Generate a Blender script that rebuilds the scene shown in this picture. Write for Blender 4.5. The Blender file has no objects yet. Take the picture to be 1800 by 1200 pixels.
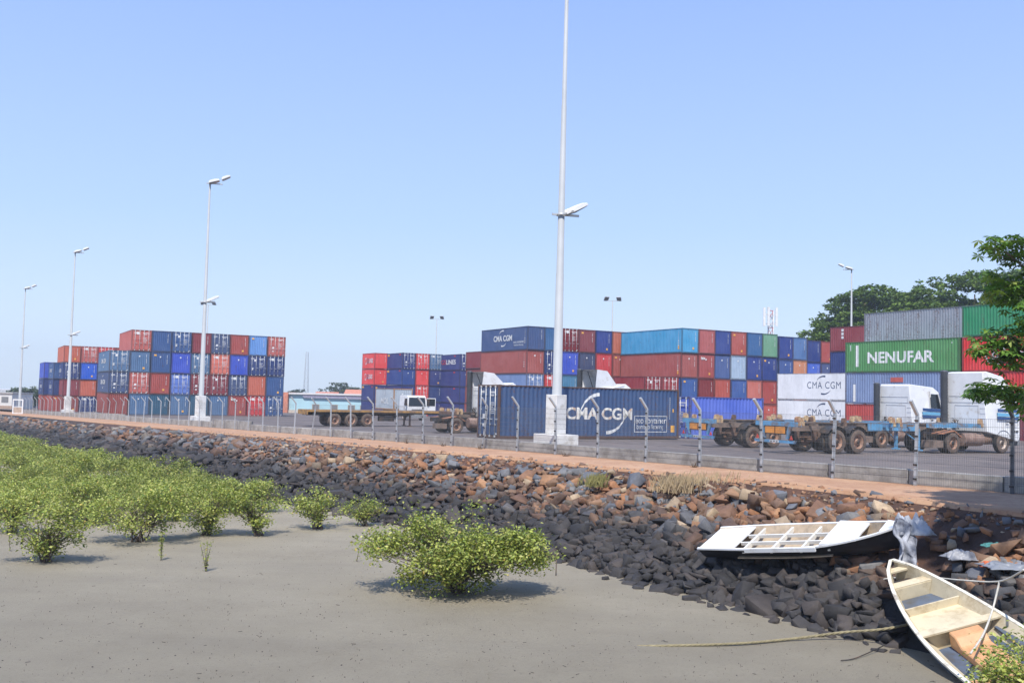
import bpy, bmesh, math, random
import numpy as np
from mathutils import Vector, Matrix
from mathutils import noise as mnoise
random.seed(7); rng = np.random.default_rng(7)
PI = math.pi
scene = bpy.context.scene
COL = scene.collection

# ------------------------------------------------------------------ camera, sky, sun, exposure
CZ = 4.8                                   # eye height above the mud flat, metres
PITCH, ROLL = math.radians(3.2), math.radians(1.35)
cam_d = bpy.data.cameras.new('camera'); cam = bpy.data.objects.new('camera', cam_d); COL.objects.link(cam)
cam_d.sensor_width = 36; cam_d.lens = 34.0; cam_d.clip_start = .1; cam_d.clip_end = 9000
fwd = Vector((0, math.cos(PITCH), math.sin(PITCH))); up0 = Vector((0, -math.sin(PITCH), math.cos(PITCH))); rt0 = Vector((1, 0, 0))
R_ = rt0*math.cos(ROLL)+up0*math.sin(ROLL); U_ = -rt0*math.sin(ROLL)+up0*math.cos(ROLL)
cam.matrix_world = Matrix(((R_.x, U_.x, -fwd.x, 0), (R_.y, U_.y, -fwd.y, 0), (R_.z, U_.z, -fwd.z, CZ), (0, 0, 0, 1)))
scene.camera = cam

SUN = Vector((-.06, -.62, 1)).normalized()
w = bpy.data.worlds.new('World'); scene.world = w; w.use_nodes = True
nt = w.node_tree; bgn = nt.nodes['Background']
sky = nt.nodes.new('ShaderNodeTexSky'); sky.sky_type = 'NISHITA'; sky.sun_disc = False
sky.sun_elevation = math.asin(SUN.z); sky.sun_rotation = math.atan2(SUN.x, SUN.y)
sky.air_density = 1.0; sky.dust_density = .5; sky.ozone_density = 3.0; sky.altitude = 0
# humid tropical air: the clear sky blended with a pale even gradient that depends on elevation only
SKYK = .12
tcw = nt.nodes.new('ShaderNodeTexCoord'); sep = nt.nodes.new('ShaderNodeSeparateXYZ'); nt.links.new(tcw.outputs['Generated'], sep.inputs[0])
rp = nt.nodes.new('ShaderNodeValToRGB'); e = rp.color_ramp.elements
e[0].position = 0.0; e[0].color = (.65, .775, .95, 1); e[1].position = 1.0; e[1].color = (.15, .31, .74, 1)
for p_, c_ in ((.07, (.605, .745, .97, 1)), (.17, (.475, .655, 1.0, 1)), (.40, (.325, .49, .975, 1))):
    q_ = e.new(p_); q_.color = c_
nt.links.new(sep.outputs['Z'], rp.inputs[0])
sc_ = nt.nodes.new('ShaderNodeVectorMath'); sc_.operation = 'SCALE'; sc_.inputs['Scale'].default_value = 1/SKYK; nt.links.new(rp.outputs[0], sc_.inputs[0])
mx = nt.nodes.new('ShaderNodeMix'); mx.data_type = 'RGBA'; mx.inputs[0].default_value = .82
nt.links.new(sky.outputs[0], mx.inputs[6]); nt.links.new(sc_.outputs[0], mx.inputs[7]); nt.links.new(mx.outputs[2], bgn.inputs[0]); bgn.inputs[1].default_value = SKYK
sl = bpy.data.lights.new('sun', 'SUN'); so = bpy.data.objects.new('sun', sl); COL.objects.link(so)
sl.energy = 4.6; sl.angle = math.radians(.5); sl.color = (1, .955, .89)
so.rotation_euler = SUN.to_track_quat('Z', 'Y').to_euler(); so.location = (0, 0, 60)
scene.view_settings.view_transform = 'Standard'; scene.view_settings.look = 'None'
scene.view_settings.gamma = 1; scene.view_settings.use_curve_mapping = False
scene.view_settings.exposure = 0.26
scene.cycles.max_bounces = 6; scene.cycles.transparent_max_bounces = 8

# ------------------------------------------------------------------ terrain functions (gentle fall away to the far left)
def zt(x, y): return -.0122*(max(y, 30)-30)+.009*min(x, 0)*min(1, max(0, (y-25)/20))
def zyard(x, y): return CZ-2.30-.0122*(y-51.7)+.009*min(x, 0)
def zpath(x, y): return zyard(x, y)-.36
DS = (-.583, .8125); DN = (.8125, .583)    # along the quay edge / across it, inland positive
def P(s, t): return (s*DS[0]+t*DN[0], s*DS[1]+t*DN[1])
def ST(x, y): return (x*DS[0]+y*DS[1], x*DN[0]+y*DN[1])
def smooth(a, b, v):
    q = min(1, max(0, (v-a)/(b-a))); return q*q*(3-2*q)
def wob(v, k=0, sc=1.0): return mnoise.noise(Vector((v*sc, k*7.3, 1.7)))
def t_toe(s): return 17.75+.35*wob(s, 1, .25)+.25*smooth(20, 8, s)*0-1.0*smooth(30, 60, s)
def t_edge(s): return 22.75-1.5*smooth(18, 9, s)+.12*wob(s, 2, .5)
TH = math.radians(29.0)
A = Vector((math.cos(TH), math.sin(TH), 0)); B = Vector((-math.sin(TH), math.cos(TH), 0))

# ------------------------------------------------------------------ helpers
def lin(c):
    c = c/255.0; return c/12.92 if c <= .04045 else ((c+.055)/1.055)**2.4
def C3(r, g, b, k=1.0): return (lin(r)*k, lin(g)*k, lin(b)*k, 1)
def tag(o, label=None, cat=None, group=None, kind=None):
    if label: o['label'] = label
    if cat: o['category'] = cat
    if group: o['group'] = group
    if kind: o['kind'] = kind
    return o
def empty(name, loc=(0, 0, 0), rz=0):
    o = bpy.data.objects.new(name, None); COL.objects.link(o); o.location = loc; o.rotation_euler = (0, 0, rz)
    o.empty_display_size = .2; return o
def link(name, me, m=None, parent=None, loc=None, rz=None):
    o = bpy.data.objects.new(name, me); COL.objects.link(o)
    if parent: o.parent = parent
    if loc is not None: o.location = loc
    if rz is not None: o.rotation_euler = (0, 0, rz)
    if m is not None:
        if len(me.materials) == 0: me.materials.append(None)
        o.material_slots[0].link = 'OBJECT'; o.material_slots[0].material = m
    return o
class MB:
    def __init__(s): s.v = []; s.f = []; s.sm = []
    def add(s, vs, fs, smooth=False):
        n = len(s.v); s.v += [tuple(v) for v in vs]; s.f += [tuple(i+n for i in f) for f in fs]; s.sm += [smooth]*len(fs); return s
    def box(s, x0, x1, y0, y1, z0, z1):
        vs = [(x, y, z) for z in (z0, z1) for y in (y0, y1) for x in (x0, x1)]
        return s.add(vs, [(0, 2, 3, 1), (4, 5, 7, 6), (0, 1, 5, 4), (2, 6, 7, 3), (0, 4, 6, 2), (1, 3, 7, 5)])
    def quad(s, *p): return s.add(p, [tuple(range(len(p)))])
    def prism(s, poly, axis, a, b):
        """poly: 2-D outline (counter-clockwise), extruded along axis from a to b"""
        n = len(poly)
        def mk(p, c): return (c, p[0], p[1]) if axis == 'x' else ((p[0], c, p[1]) if axis == 'y' else (p[0], p[1], c))
        vs = [mk(p, a) for p in poly]+[mk(p, b) for p in poly]
        fs = [tuple(range(n))[::-1], tuple(range(n, 2*n))]+[(i, (i+1) % n, n+(i+1) % n, n+i) for i in range(n)]
        return s.add(vs, fs)
    def tube(s, pts, r, n=6, caps=True, smooth=True):
        pts = [Vector(p) for p in pts]; rr = r if isinstance(r, (list, tuple)) else [r]*len(pts)
        vs = []; up = None
        for i, p in enumerate(pts):
            d = (pts[min(i+1, len(pts)-1)]-pts[max(i-1, 0)]).normalized()
            if up is None: up = Vector((0, 0, 1)) if abs(d.z) < .9 else Vector((1, 0, 0))
            u = d.cross(up); 
            if u.length < 1e-4: u = d.orthogonal()
            u.normalize(); v = u.cross(d).normalized(); up = v
            for k in range(n):
                a = 2*PI*k/n; vs.append(p+(u*math.cos(a)+v*math.sin(a))*rr[i])
        fs = []
        for i in range(len(pts)-1):
            for k in range(n):
                a = i*n+k; b = i*n+(k+1) % n; fs.append((a, b, b+n, a+n))
        if caps: fs.append(tuple(range(n))); fs.append(tuple(range(len(vs)-n, len(vs)))[::-1])
        return s.add(vs, fs, smooth)
    def lathe(s, prof, axis='y', n=20, c=(0, 0, 0)):
        vs = []; fs = []; m = len(prof)
        for k in range(n):
            a = 2*PI*k/n
            for h, r in prof:
                q = (h, r*math.cos(a), r*math.sin(a)) if axis == 'x' else ((r*math.cos(a), h, r*math.sin(a)) if axis == 'y' else (r*math.cos(a), r*math.sin(a), h))
                vs.append((q[0]+c[0], q[1]+c[1], q[2]+c[2]))
        for k in range(n):
            for i in range(m-1):
                a = k*m+i; b = ((k+1) % n)*m+i; fs.append((a, b, b+1, a+1))
        return s.add(vs, fs, True)
    def mesh(s, name='m', bevel=0):
        me = bpy.data.meshes.new(name); me.from_pydata(s.v, [], s.f); me.update()
        if any(s.sm): me.polygons.foreach_set('use_smooth', s.sm)
        bm = bmesh.new(); bm.from_mesh(me); bmesh.ops.recalc_face_normals(bm, faces=bm.faces)
        if bevel: bmesh.ops.bevel(bm, geom=bm.edges[:], offset=bevel, segments=1, affect='EDGES', profile=.5)
        bm.to_mesh(me); bm.free()
        return me
    def build(s, name, m, parent=None, loc=None, rz=None, bevel=0):
        return link(name, s.mesh(name, bevel), m, parent, loc, rz)

# ------------------------------------------------------------------ materials
MATS = {}
def nm(name):
    m = bpy.data.materials.new(name); m.use_nodes = True; t = m.node_tree
    return m, t, t.nodes['Principled BSDF']
def nd(t, ty, **kw):
    n = t.nodes.new(ty)
    for k, v in kw.items():
        if k.startswith('i_'): n.inputs[k[2:].replace('_', ' ')].default_value = v
        else: setattr(n, k, v)
    return n
def mixc(t, f, a, b, mode='MIX'):
    n = t.nodes.new('ShaderNodeMix'); n.data_type = 'RGBA'; n.blend_type = mode
    for s, v in ((0, f), (6, a), (7, b)):
        if hasattr(v, 'links') or hasattr(v, 'is_output'): t.links.new(v, n.inputs[s])
        else: n.inputs[s].default_value = v
    return n.outputs[2]
def ramp(t, v, p0, p1, c0=(0, 0, 0, 1), c1=(1, 1, 1, 1)):
    n = t.nodes.new('ShaderNodeValToRGB'); e = n.color_ramp.elements
    e[0].position = p0; e[1].position = p1; e[0].color = c0; e[1].color = c1
    t.links.new(v, n.inputs[0]); return n.outputs[0]
def noi(t, vec, scale, detail=4, rough=.6):
    n = nd(t, 'ShaderNodeTexNoise'); n.inputs['Scale'].default_value = scale; n.inputs['Detail'].default_value = detail; n.inputs['Roughness'].default_value = rough
    if vec is not None: t.links.new(vec, n.inputs['Vector'])
    return n.outputs['Fac']
def coords(t, kind='Object', scale=(1, 1, 1), rand=True):
    tc = nd(t, 'ShaderNodeTexCoord'); mp = nd(t, 'ShaderNodeMapping'); mp.inputs['Scale'].default_value = scale
    t.links.new(tc.outputs[kind], mp.inputs['Vector'])
    if rand:
        oi = nd(t, 'ShaderNodeObjectInfo'); mu = nd(t, 'ShaderNodeMath', operation='MULTIPLY'); mu.inputs[1].default_value = 57.0
        t.links.new(oi.outputs['Random'], mu.inputs[0]); t.links.new(mu.outputs[0], mp.inputs['Location'])
    return mp.outputs[0]
def bump(t, bs, h, strength=.3, dist=.02):
    b = nd(t, 'ShaderNodeBump'); b.inputs['Strength'].default_value = strength; b.inputs['Distance'].default_value = dist
    t.links.new(h, b.inputs['Height']); t.links.new(b.outputs[0], bs.inputs['Normal'])
def plain(name, c, rough=.6, metal=0, var=.25, scale=3.0, stain=None, sf=.5, b=0, st=(1, 1, 1), kind='Object'):
    """colour broken up by noise, with an optional stain colour in patches"""
    key = name
    if key in MATS: return MATS[key]
    m, t, bs = nm(name); v = coords(t, kind, st)
    n1 = noi(t, v, scale, 5); dk = tuple(x*(1-var) for x in c[:3])+(1,); lt = tuple(min(1, x*(1+var*.6)) for x in c[:3])+(1,)
    o = ramp(t, n1, .3, .7, dk, lt)
    if stain is not None:
        n2 = noi(t, v, scale*.6+.7, 6, .7); o = mixc(t, ramp(t, n2, .62-sf*.25, .72-sf*.1), o, stain)
    t.links.new(o, bs.inputs['Base Color']); bs.inputs['Roughness'].default_value = rough; bs.inputs['Metallic'].default_value = metal
    if b: bump(t, bs, noi(t, v, scale*4, 5), b, .02)
    MATS[key] = m; return m
def paint(rgb, k=.96, rust=.5):
    """weathered container paint: sun-faded patches, vertical streaks, rust spots, dust"""
    key = ('paint', rgb, rust)
    if key in MATS: return MATS[key]
    c = C3(*rgb, k); m, t, bs = nm('paint_%d_%d_%d' % rgb)
    v = coords(t, 'Object', (1, 1, 1)); vs = coords(t, 'Object', (1, 1, .12))
    grey = sum(c[:3])/3
    fade = tuple(x*.80+grey*.25+.035 for x in c[:3])+(1,); dark = tuple(x*.74 for x in c[:3])+(1,)
    o = ramp(t, noi(t, v, .55, 4), .32, .72, dark, fade)
    o = mixc(t, .45, o, c)
    o = mixc(t, ramp(t, noi(t, vs, 5, 4, .7), .5, .8, (0, 0, 0, 1), (.45, .45, .45, 1)), o, tuple(x*.55+.03 for x in c[:3])+(1,))
    r1 = noi(t, vs, 2.3, 8, .75); r2 = noi(t, v, 9, 4, .7)
    mu = nd(t, 'ShaderNodeMath', operation='MULTIPLY'); t.links.new(r1, mu.inputs[0]); t.links.new(r2, mu.inputs[1])
    o = mixc(t, ramp(t, mu.outputs[0], .345-.07*rust, .455-.07*rust, (0, 0, 0, 1), (.85, .85, .85, 1)), o, (.115, .055, .035, 1))
    t.links.new(o, bs.inputs['Base Color']); bs.inputs['Roughness'].default_value = .55
    bump(t, bs, noi(t, v, 1.4, 3), .35, .05)
    MATS[key] = m; return m
def glass_dark(): return plain('dark_window_glass', (.02, .025, .03, 1), .08, 0, .1)
WHITE = plain('white_paint', (.76, .76, .75, 1), .5, 0, .08, 2, (.55, .50, .44, 1), .22)
STEEL = plain('galvanised_steel', (.50, .52, .53, 1), .5, .35, .14, 4)
POLE = plain('pole_steel', (.36, .375, .385, 1), .6, .1, .1, .6)
DARKM = plain('dark_metal', (.035, .033, .032, 1), .6, .1, .4, 3, (.13, .08, .05, 1), .5)
RUSTY = plain('rusty_steel', (.16, .09, .06, 1), .8, .1, .35, 4, (.26, .17, .12, 1), .7)
RUBBER = plain('tyre_rubber', (.028, .026, .025, 1), .85, 0, .3, 6, (.10, .07, .05, 1), .4)
DUSTYR = plain('dusty_rubber', (.17, .12, .09, 1), .9, 0, .3, 5, (.07, .055, .045, 1), .6)
RIM = plain('dusty_rim', (.42, .24, .16, 1), .7, .1, .3, 6, (.2, .12, .08, 1), .6)
FRAMEC = plain('container_frame', (.12, .085, .06, 1), .7, 0, .4, 2.5, (.20, .10, .06, 1), .9)
CONC = plain('concrete', (.44, .42, .38, 1), .85, 0, .2, 1.6, (.26, .24, .21, 1), .7, .3, kind='Object')
CONCW = plain('whitewashed_concrete', (.72, .71, .68, 1), .7, 0, .1, 1.5, (.48, .45, .40, 1), .4, .2)
MARK = plain('stencil_white', (.72, .72, .70, 1), .6, 0, .15, 4)
YEL = plain('yellow_sticker', (.80, .42, .08, 1), .6, 0, .12, 4)
CREAM = plain('cream_twistlock_paint', (.62, .46, .25, 1), .7, 0, .25, 5, (.33, .16, .09, 1), 1.0)
CHBLUE = plain('chassis_blue', (.12, .34, .56, 1), .55, 0, .25, 3, (.22, .15, .11, 1), .6)
CHDUST = plain('dusty_beam', (.25, .18, .14, 1), .85, 0, .3, 3, (.12, .09, .07, 1), .6)
ORANGEP = plain('orange_reflector_panel', (.80, .30, .04, 1), .45, 0, .15, 5, (.5, .2, .05, 1), .4)
REDP = plain('red_reflector', (.6, .05, .03, 1), .4)
NAVY = plain('navy_print', (.06, .09, .17, 1), .5)

# ------------------------------------------------------------------ ground surfaces
def grid_mesh(name, xs, ys, zf):
    v = [(x, y, zf(x, y)) for y in ys for x in xs]; n = len(xs)
    f = [(j*n+i, j*n+i+1, (j+1)*n+i+1, (j+1)*n+i) for j in range(len(ys)-1) for i in range(n-1)]
    me = bpy.data.meshes.new(name); me.from_pydata(v, [], f); me.update(); me.polygons.foreach_set('use_smooth', [True]*len(f)); return me
def mudz(x, y):
    a = smooth(60, 30, y) if y > 30 else 1
    return zt(x, y)+a*(.05*mnoise.noise(Vector((x*.16, y*.16, 0)))+.02*mnoise.noise(Vector((x*.7, y*.7, 3))))
m, t, bs = nm('mud'); v = coords(t, 'Object', (1, 1, 1), False)
o = ramp(t, noi(t, v, .25, 6, .65), .35, .68, (.345, .295, .205, 1), (.445, .388, .28, 1))
o = mixc(t, ramp(t, noi(t, v, 2.2, 7, .75), .46, .66), o, (.39, .335, .24, 1))
o = mixc(t, ramp(t, noi(t, v, 9, 6, .8), .58, .74, (0, 0, 0, 1), (.7, .7, .7, 1)), o, (.15, .137, .115, 1))
vo = nd(t, 'ShaderNodeTexVoronoi'); vo.inputs['Scale'].default_value = 4.2; t.links.new(v, vo.inputs['Vector'])
o = mixc(t, ramp(t, noi(t, coords(t, 'Object', (.12, .5, 1), False), 1.0, 5, .6), .45, .7, (0, 0, 0, 1), (.4, .4, .4, 1)), o, (.30, .26, .19, 1))
o = mixc(t, ramp(t, noi(t, v, 38, 3, .9), .6, .72, (0, 0, 0, 1), (.55, .55, .55, 1)), o, (.11, .095, .075, 1))
o = mixc(t, ramp(t, vo.outputs['Distance'], .03, .07, (.8, .8, .8, 1), (0, 0, 0, 1)), o, (.12, .105, .09, 1))
t.links.new(o, bs.inputs['Base Color']); bs.inputs['Roughness'].default_value = .75
o = mixc(t, ramp(t, noi(t, v, 17, 6, .85), .54, .66, (0, 0, 0, 1), (.45, .45, .45, 1)), o, (.20, .17, .12, 1)); t.links.new(o, bs.inputs['Base Color'])
bump(t, bs, noi(t, v, 6, 12, .9), 1.0, .10); MUD = m
xs = [-900, -400, -200, -120, -80, -55]+[-40+.5*i for i in range(116)]+[20, 30, 60, 150, 400, 900]
ys = [-60, -20, 0, 4]+[8+.4*i for i in range(110)]+[54, 60, 70, 85, 110, 150, 220, 330]
tag(link('mud', grid_mesh('mud', xs, ys, lambda x, y: mudz(x, y)-(3.5 if ST(x, y)[1] > 28 else 0)), MUD), kind='structure')

def strip(name, s0, s1, ds, rows, mat):
    """rows: list of functions s -> (t, z)"""
    S = []; s = s0
    while s < s1: S.append(s); s += ds*(1 if s < 60 else 2.5)
    S.append(s1); v = []; f = []; n = len(rows)
    for s in S:
        for r in rows:
            t_, z = r(s); x, y = P(s, t_); v.append((x, y, z))
    for i in range(len(S)-1):
        for k in range(n-1):
            a = i*n+k; f.append((a, a+1, a+n+1, a+n))
    me = bpy.data.meshes.new(name); me.from_pydata(v, [], f); me.update(); me.polygons.foreach_set('use_smooth', [True]*len(f))
    return tag(link(name, me, mat), kind='structure')
FT = 26.37                                  # line of the fence
S0, S1 = -14, 330
def pz(s, t_): x, y = P(s, t_); return zpath(x, y)
def slope_z(s, t_):
    a, b = t_toe(s), t_edge(s); x, y = P(s, t_); q = (t_-a)/(b-a)
    xe, ye = P(s, b); z1 = zpath(xe, ye)-.06; xa, ya = P(s, a); z0 = zt(xa, ya)-.08
    return z0+(z1-z0)*q
m, t, bs = nm('laterite_path'); v = coords(t, 'Object', (1, 1, 1), False)
o = ramp(t, noi(t, v, .5, 6, .6), .32, .7, (.36, .195, .105, 1), (.50, .31, .185, 1))
o = mixc(t, ramp(t, noi(t, v, 3.5, 7, .75), .50, .66), o, (.32, .155, .09, 1))
o = mixc(t, ramp(t, noi(t, v, 14, 5, .8), .62, .75), o, (.25, .15, .10, 1))
t.links.new(o, bs.inputs['Base Color']); bs.inputs['Roughness'].default_value = .9
bump(t, bs, noi(t, v, 7, 8, .7), .5, .04); PATHM = m
strip('path', S0, S1, 1.0, [lambda s: (t_edge(s)-.02, pz(s, t_edge(s))-.35), lambda s: (t_edge(s), pz(s, t_edge(s))+.0+.03*wob(s, 5, 2)), lambda s: (t_edge(s)+1.2, pz(s, t_edge(s)+1.2)),
      lambda s: (24.6, pz(s, 24.6)), lambda s: (FT+.2, pz(s, FT+.2)+.02), lambda s: (FT+1.0, pz(s, FT+1.0)+.03)], PATHM)
m, t, bs = nm('slope_earth'); v = coords(t, 'Object', (1, 1, 1), False)
o = ramp(t, noi(t, v, 1.2, 6, .7), .3, .7, (.045, .026, .019, 1), (.135, .065, .038, 1)); gz = nd(t, 'ShaderNodeNewGeometry'); sz_ = nd(t, 'ShaderNodeSeparateXYZ'); t.links.new(gz.outputs['Position'], sz_.inputs[0])
mr_ = nd(t, 'ShaderNodeMapRange'); mr_.inputs['From Min'].default_value = .6; mr_.inputs['From Max'].default_value = 1.3; t.links.new(sz_.outputs['Z'], mr_.inputs['Value'])
o = mixc(t, mr_.outputs[0], (.026, .023, .021, 1), o)     # tide-blackened silt below the high-water line
t.links.new(o, bs.inputs['Base Color']); bs.inputs['Roughness'].default_value = .95
bump(t, bs, noi(t, v, 5, 8, .7), .8, .08); EARTH = m
emb = strip('embankment', S0, S1, 1.0, [lambda s: (t_toe(s)-.5, slope_z(s, t_toe(s))-.5), lambda s: (t_toe(s), slope_z(s, t_toe(s)))]+
      [(lambda q: lambda s: (t_toe(s)+(t_edge(s)-t_toe(s))*q, slope_z(s, t_toe(s)+(t_edge(s)-t_toe(s))*q)+.08*wob(s*1.3, q*9)))(q) for q in (.2, .4, .6, .8)]+
      [lambda s: (t_edge(s)+.0, slope_z(s, t_edge(s))-.02)], EARTH)
# asphalt yard
m, t, bs = nm('yard_asphalt'); v = coords(t, 'Object', (1, 1, 1), False)
o = ramp(t, noi(t, v, .12, 5, .6), .3, .7, (.10, .082, .074, 1), (.18, .148, .13, 1))
o = mixc(t, ramp(t, noi(t, v, 1.1, 7, .75), .5, .75, (0, 0, 0, 1), (.8, .8, .8, 1)), o, (.25, .19, .15, 1))
o = mixc(t, ramp(t, noi(t, coords(t, 'Object', (.6, .08, 1), False), 1.0, 5, .7), .52, .66, (0, 0, 0, 1), (.6, .6, .6, 1)), o, (.07, .06, .055, 1))
o = mixc(t, ramp(t, noi(t, v, 16, 4, .8), .7, .78), o, (.42, .38, .30, 1))
t.links.new(o, bs.inputs['Base Color']); bs.inputs['Roughness'].default_value = .85; bump(t, bs, noi(t, v, 9, 8, .8), .5, .03); ASPH = m
YT = FT+.42
def yrow(dt): return lambda s: (YT+dt, zyard(*P(s, YT+dt)))
strip('yard', -60, 330, 3.0, [yrow(.28), yrow(1.0), yrow(8), yrow(30), yrow(80), yrow(150), yrow(260), yrow(420)], ASPH)
g = MB(); g.add([(-1800, -200, -8), (1800, -200, -8), (1800, 4000, -42), (-1800, 4000, -42)], [(0, 1, 2, 3)])
tag(g.build('ground', plain('dry_ground', (.33, .25, .17, 1), .95, 0, .2, .01, kind='Object')), kind='structure')
# kerb strip and low concrete wall made of separate blocks behind the fence
ew = empty('low_concrete_wall', (*P(0, YT), zyard(*P(0, YT)))); tag(ew, 'long low grey concrete block wall retaining the yard behind the mesh fence', 'wall')
ew.rotation_euler = (0, 0, 0)
def wparent(o, par):
    o.parent = par; o.matrix_parent_inverse = par.matrix_basis.inverted(); return o
s = -9.0; k = 0
while s < 172:
    L = 2.86; hi = .10 if s < 70 else (.34 if (s < 78 or 108 < s < 128) else .16)
    jr = random.uniform(-.02, .02)
    a0 = P(s+.02, YT+jr); a1 = P(s+L-.02, YT+jr); b0 = P(s+.02, YT+.28+jr); b1 = P(s+L-.02, YT+.28+jr)
    mb = MB(); vs = []
    for (x, y) in (a0, a1, b1, b0): vs.append((x, y, zpath(x, y)-.25))
    for (x, y) in (a0, a1, b1, b0): vs.append((x, y, zyard(x, y)+hi+jr))
    mb.add(vs, [(0, 3, 2, 1), (4, 5, 6, 7), (0, 1, 5, 4), (1, 2, 6, 5), (2, 3, 7, 6), (3, 0, 4, 7)])
    wparent(mb.build('concrete_block', CONC, bevel=.012), ew); s += L; k += 1
# pale worn verge of the yard next to the wall
strip('yard_verge', -20, 170, 2.0, [lambda s: (YT+.30, zyard(*P(s, YT+.30))+.008), lambda s: (YT+1.9+.3*wob(s, 8, .3), zyard(*P(s, YT+1.9))+.008)], plain('verge_concrete', (.36, .30, .25, 1), .9, 0, .25, .8, (.20, .17, .15, 1), .6))

# ------------------------------------------------------------------ riprap stones on the embankment
def attr_mat(name, rough=.85, nscale=6, nvar=.35, bstr=.5, bdist=.04):
    m, t, bs = nm(name); at = nd(t, 'ShaderNodeAttribute', attribute_name='tone'); v = coords(t, 'Object', (1, 1, 1), False)
    geo = nd(t, 'ShaderNodeNewGeometry'); gm = nd(t, 'ShaderNodeVectorMath', operation='SCALE'); gm.inputs['Scale'].default_value = 1.0
    t.links.new(geo.outputs['Position'], gm.inputs[0]); v = gm.outputs[0]
    f = ramp(t, noi(t, v, nscale, 6, .7), .3, .7, (1-nvar,)*3+(1,), (1+nvar*.5,)*3+(1,))
    o = mixc(t, 1.0, at.outputs['Color'], f, 'MULTIPLY')
    t.links.new(o, bs.inputs['Base Color']); bs.inputs['Roughness'].default_value = rough
    if bstr: bump(t, bs, noi(t, v, nscale*2.5, 7, .7), bstr, bdist)
    return m, t, bs
ROCKM = attr_mat('stone', .8, 5, .35, .5, .03)[0]
def rock_template(i):
    r = np.random.default_rng(100+i); bm = bmesh.new(); k = r.integers(9, 15)
    ext = np.array([1.0, r.uniform(.65, .95), r.uniform(.45, .75)])
    for cx in (-1, 1):
        for cy in (-1, 1):
            for cz in (-1, 1):
                if r.uniform() < .86: bm.verts.new(np.array([cx*r.uniform(.45, .95), cy*r.uniform(.45, .95), cz*r.uniform(.5, 1.0)])*ext)
    for _ in range(k-7):
        p = r.normal(size=3); p /= np.linalg.norm(p)*r.uniform(.95, 1.15); bm.verts.new(p*ext)
    bmesh.ops.convex_hull(bm, input=bm.verts[:]);
    bmesh.ops.delete(bm, geom=[q for q in bm.verts if not q.link_faces], context='VERTS')
    bmesh.ops.dissolve_limit(bm, angle_limit=.3, verts=bm.verts[:], edges=bm.edges[:])
    bmesh.ops.bevel(bm, geom=bm.edges[:], offset=.028, segments=1, affect='EDGES', profile=.5)
    bmesh.ops.triangulate(bm, faces=bm.faces[:])
    me = bpy.data.meshes.new('t'); bm.to_mesh(me); bm.free()
    v = np.array([q.co[:] for q in me.vertices]); f = np.array([p.vertices[:] for p in me.polygons]); bpy.data.meshes.remove(me); return v, f
RT = [rock_template(i) for i in range(34)]
def set_attr(me, cols):
    a = me.color_attributes.new('tone', 'FLOAT_COLOR', 'POINT'); a.data.foreach_set('color', np.asarray(cols, dtype=np.float32).ravel())
def np_mesh(name, V, F, cols=None, smoothf=False):
    me = bpy.data.meshes.new(name); V = np.asarray(V, dtype=np.float32); F = np.asarray(F, dtype=np.int32); k = F.shape[1]
    me.vertices.add(len(V)); me.vertices.foreach_set('co', V.ravel()); me.loops.add(F.size); me.loops.foreach_set('vertex_index', F.ravel())
    me.polygons.add(len(F)); me.polygons.foreach_set('loop_start', np.arange(0, F.size, k, dtype=np.int32))
    me.polygons.foreach_set('loop_total', np.full(len(F), k, dtype=np.int32)); me.update(calc_edges=True)
    if smoothf: me.polygons.foreach_set('use_smooth', [True]*len(F))
    if cols is not None: set_attr(me, cols)
    return me
PAL = dict(dark=[(.036, .033, .032), (.046, .041, .039), (.029, .027, .028), (.060, .049, .043)], grey=[(.15, .15, .155), (.19, .185, .18), (.12, .125, .14)],
           brown=[(.20, .105, .06), (.245, .14, .08), (.16, .095, .06), (.30, .14, .065)], tan=[(.34, .25, .16), (.42, .31, .20), (.34, .18, .09)])
def rock_tone(q, s, r):
    e = q+r.uniform(-.1, .1)+.14*wob(s, 3, .35)
    lim = .44+.12*smooth(25, 60, s)
    if e < lim-.06: c = PAL['dark'][r.integers(4)]
    else:
        k = r.uniform(); hi = smooth(lim-.06, lim+.22, e)
        if k < .30: c = PAL['grey'][r.integers(3)]
        elif k < .30+.58: c = PAL['brown'][r.integers(4)]
        else: c = PAL['tan'][r.integers(3)]
        if s > 45 and k > .5 and r.uniform() < .5: c = tuple(.5*x+.5*y for x, y in zip(c, PAL['grey'][r.integers(3)]))
        d = PAL['dark'][r.integers(4)]; c = tuple(y+(x-y)*(.25+.75*hi) for x, y in zip(c, d))
    f = r.uniform(.8, 1.2); return tuple(x*f for x in c)
def in_boat(x, y):
    for (ax, ay, bx_, by_, hw) in ((8.2, 21.2, 9.0, 13.5, 1.0), (4.7, 25.3, 8.8, 21.5, .70)):
        dx, dy = bx_-ax, by_-ay; l2 = dx*dx+dy*dy; u = max(0, min(1, ((x-ax)*dx+(y-ay)*dy)/l2)); 
        if (x-ax-u*dx)**2+(y-ay-u*dy)**2 < hw*hw: return True
    return False
rocks = []
rr = np.random.default_rng(21)
s = 2.0
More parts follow.
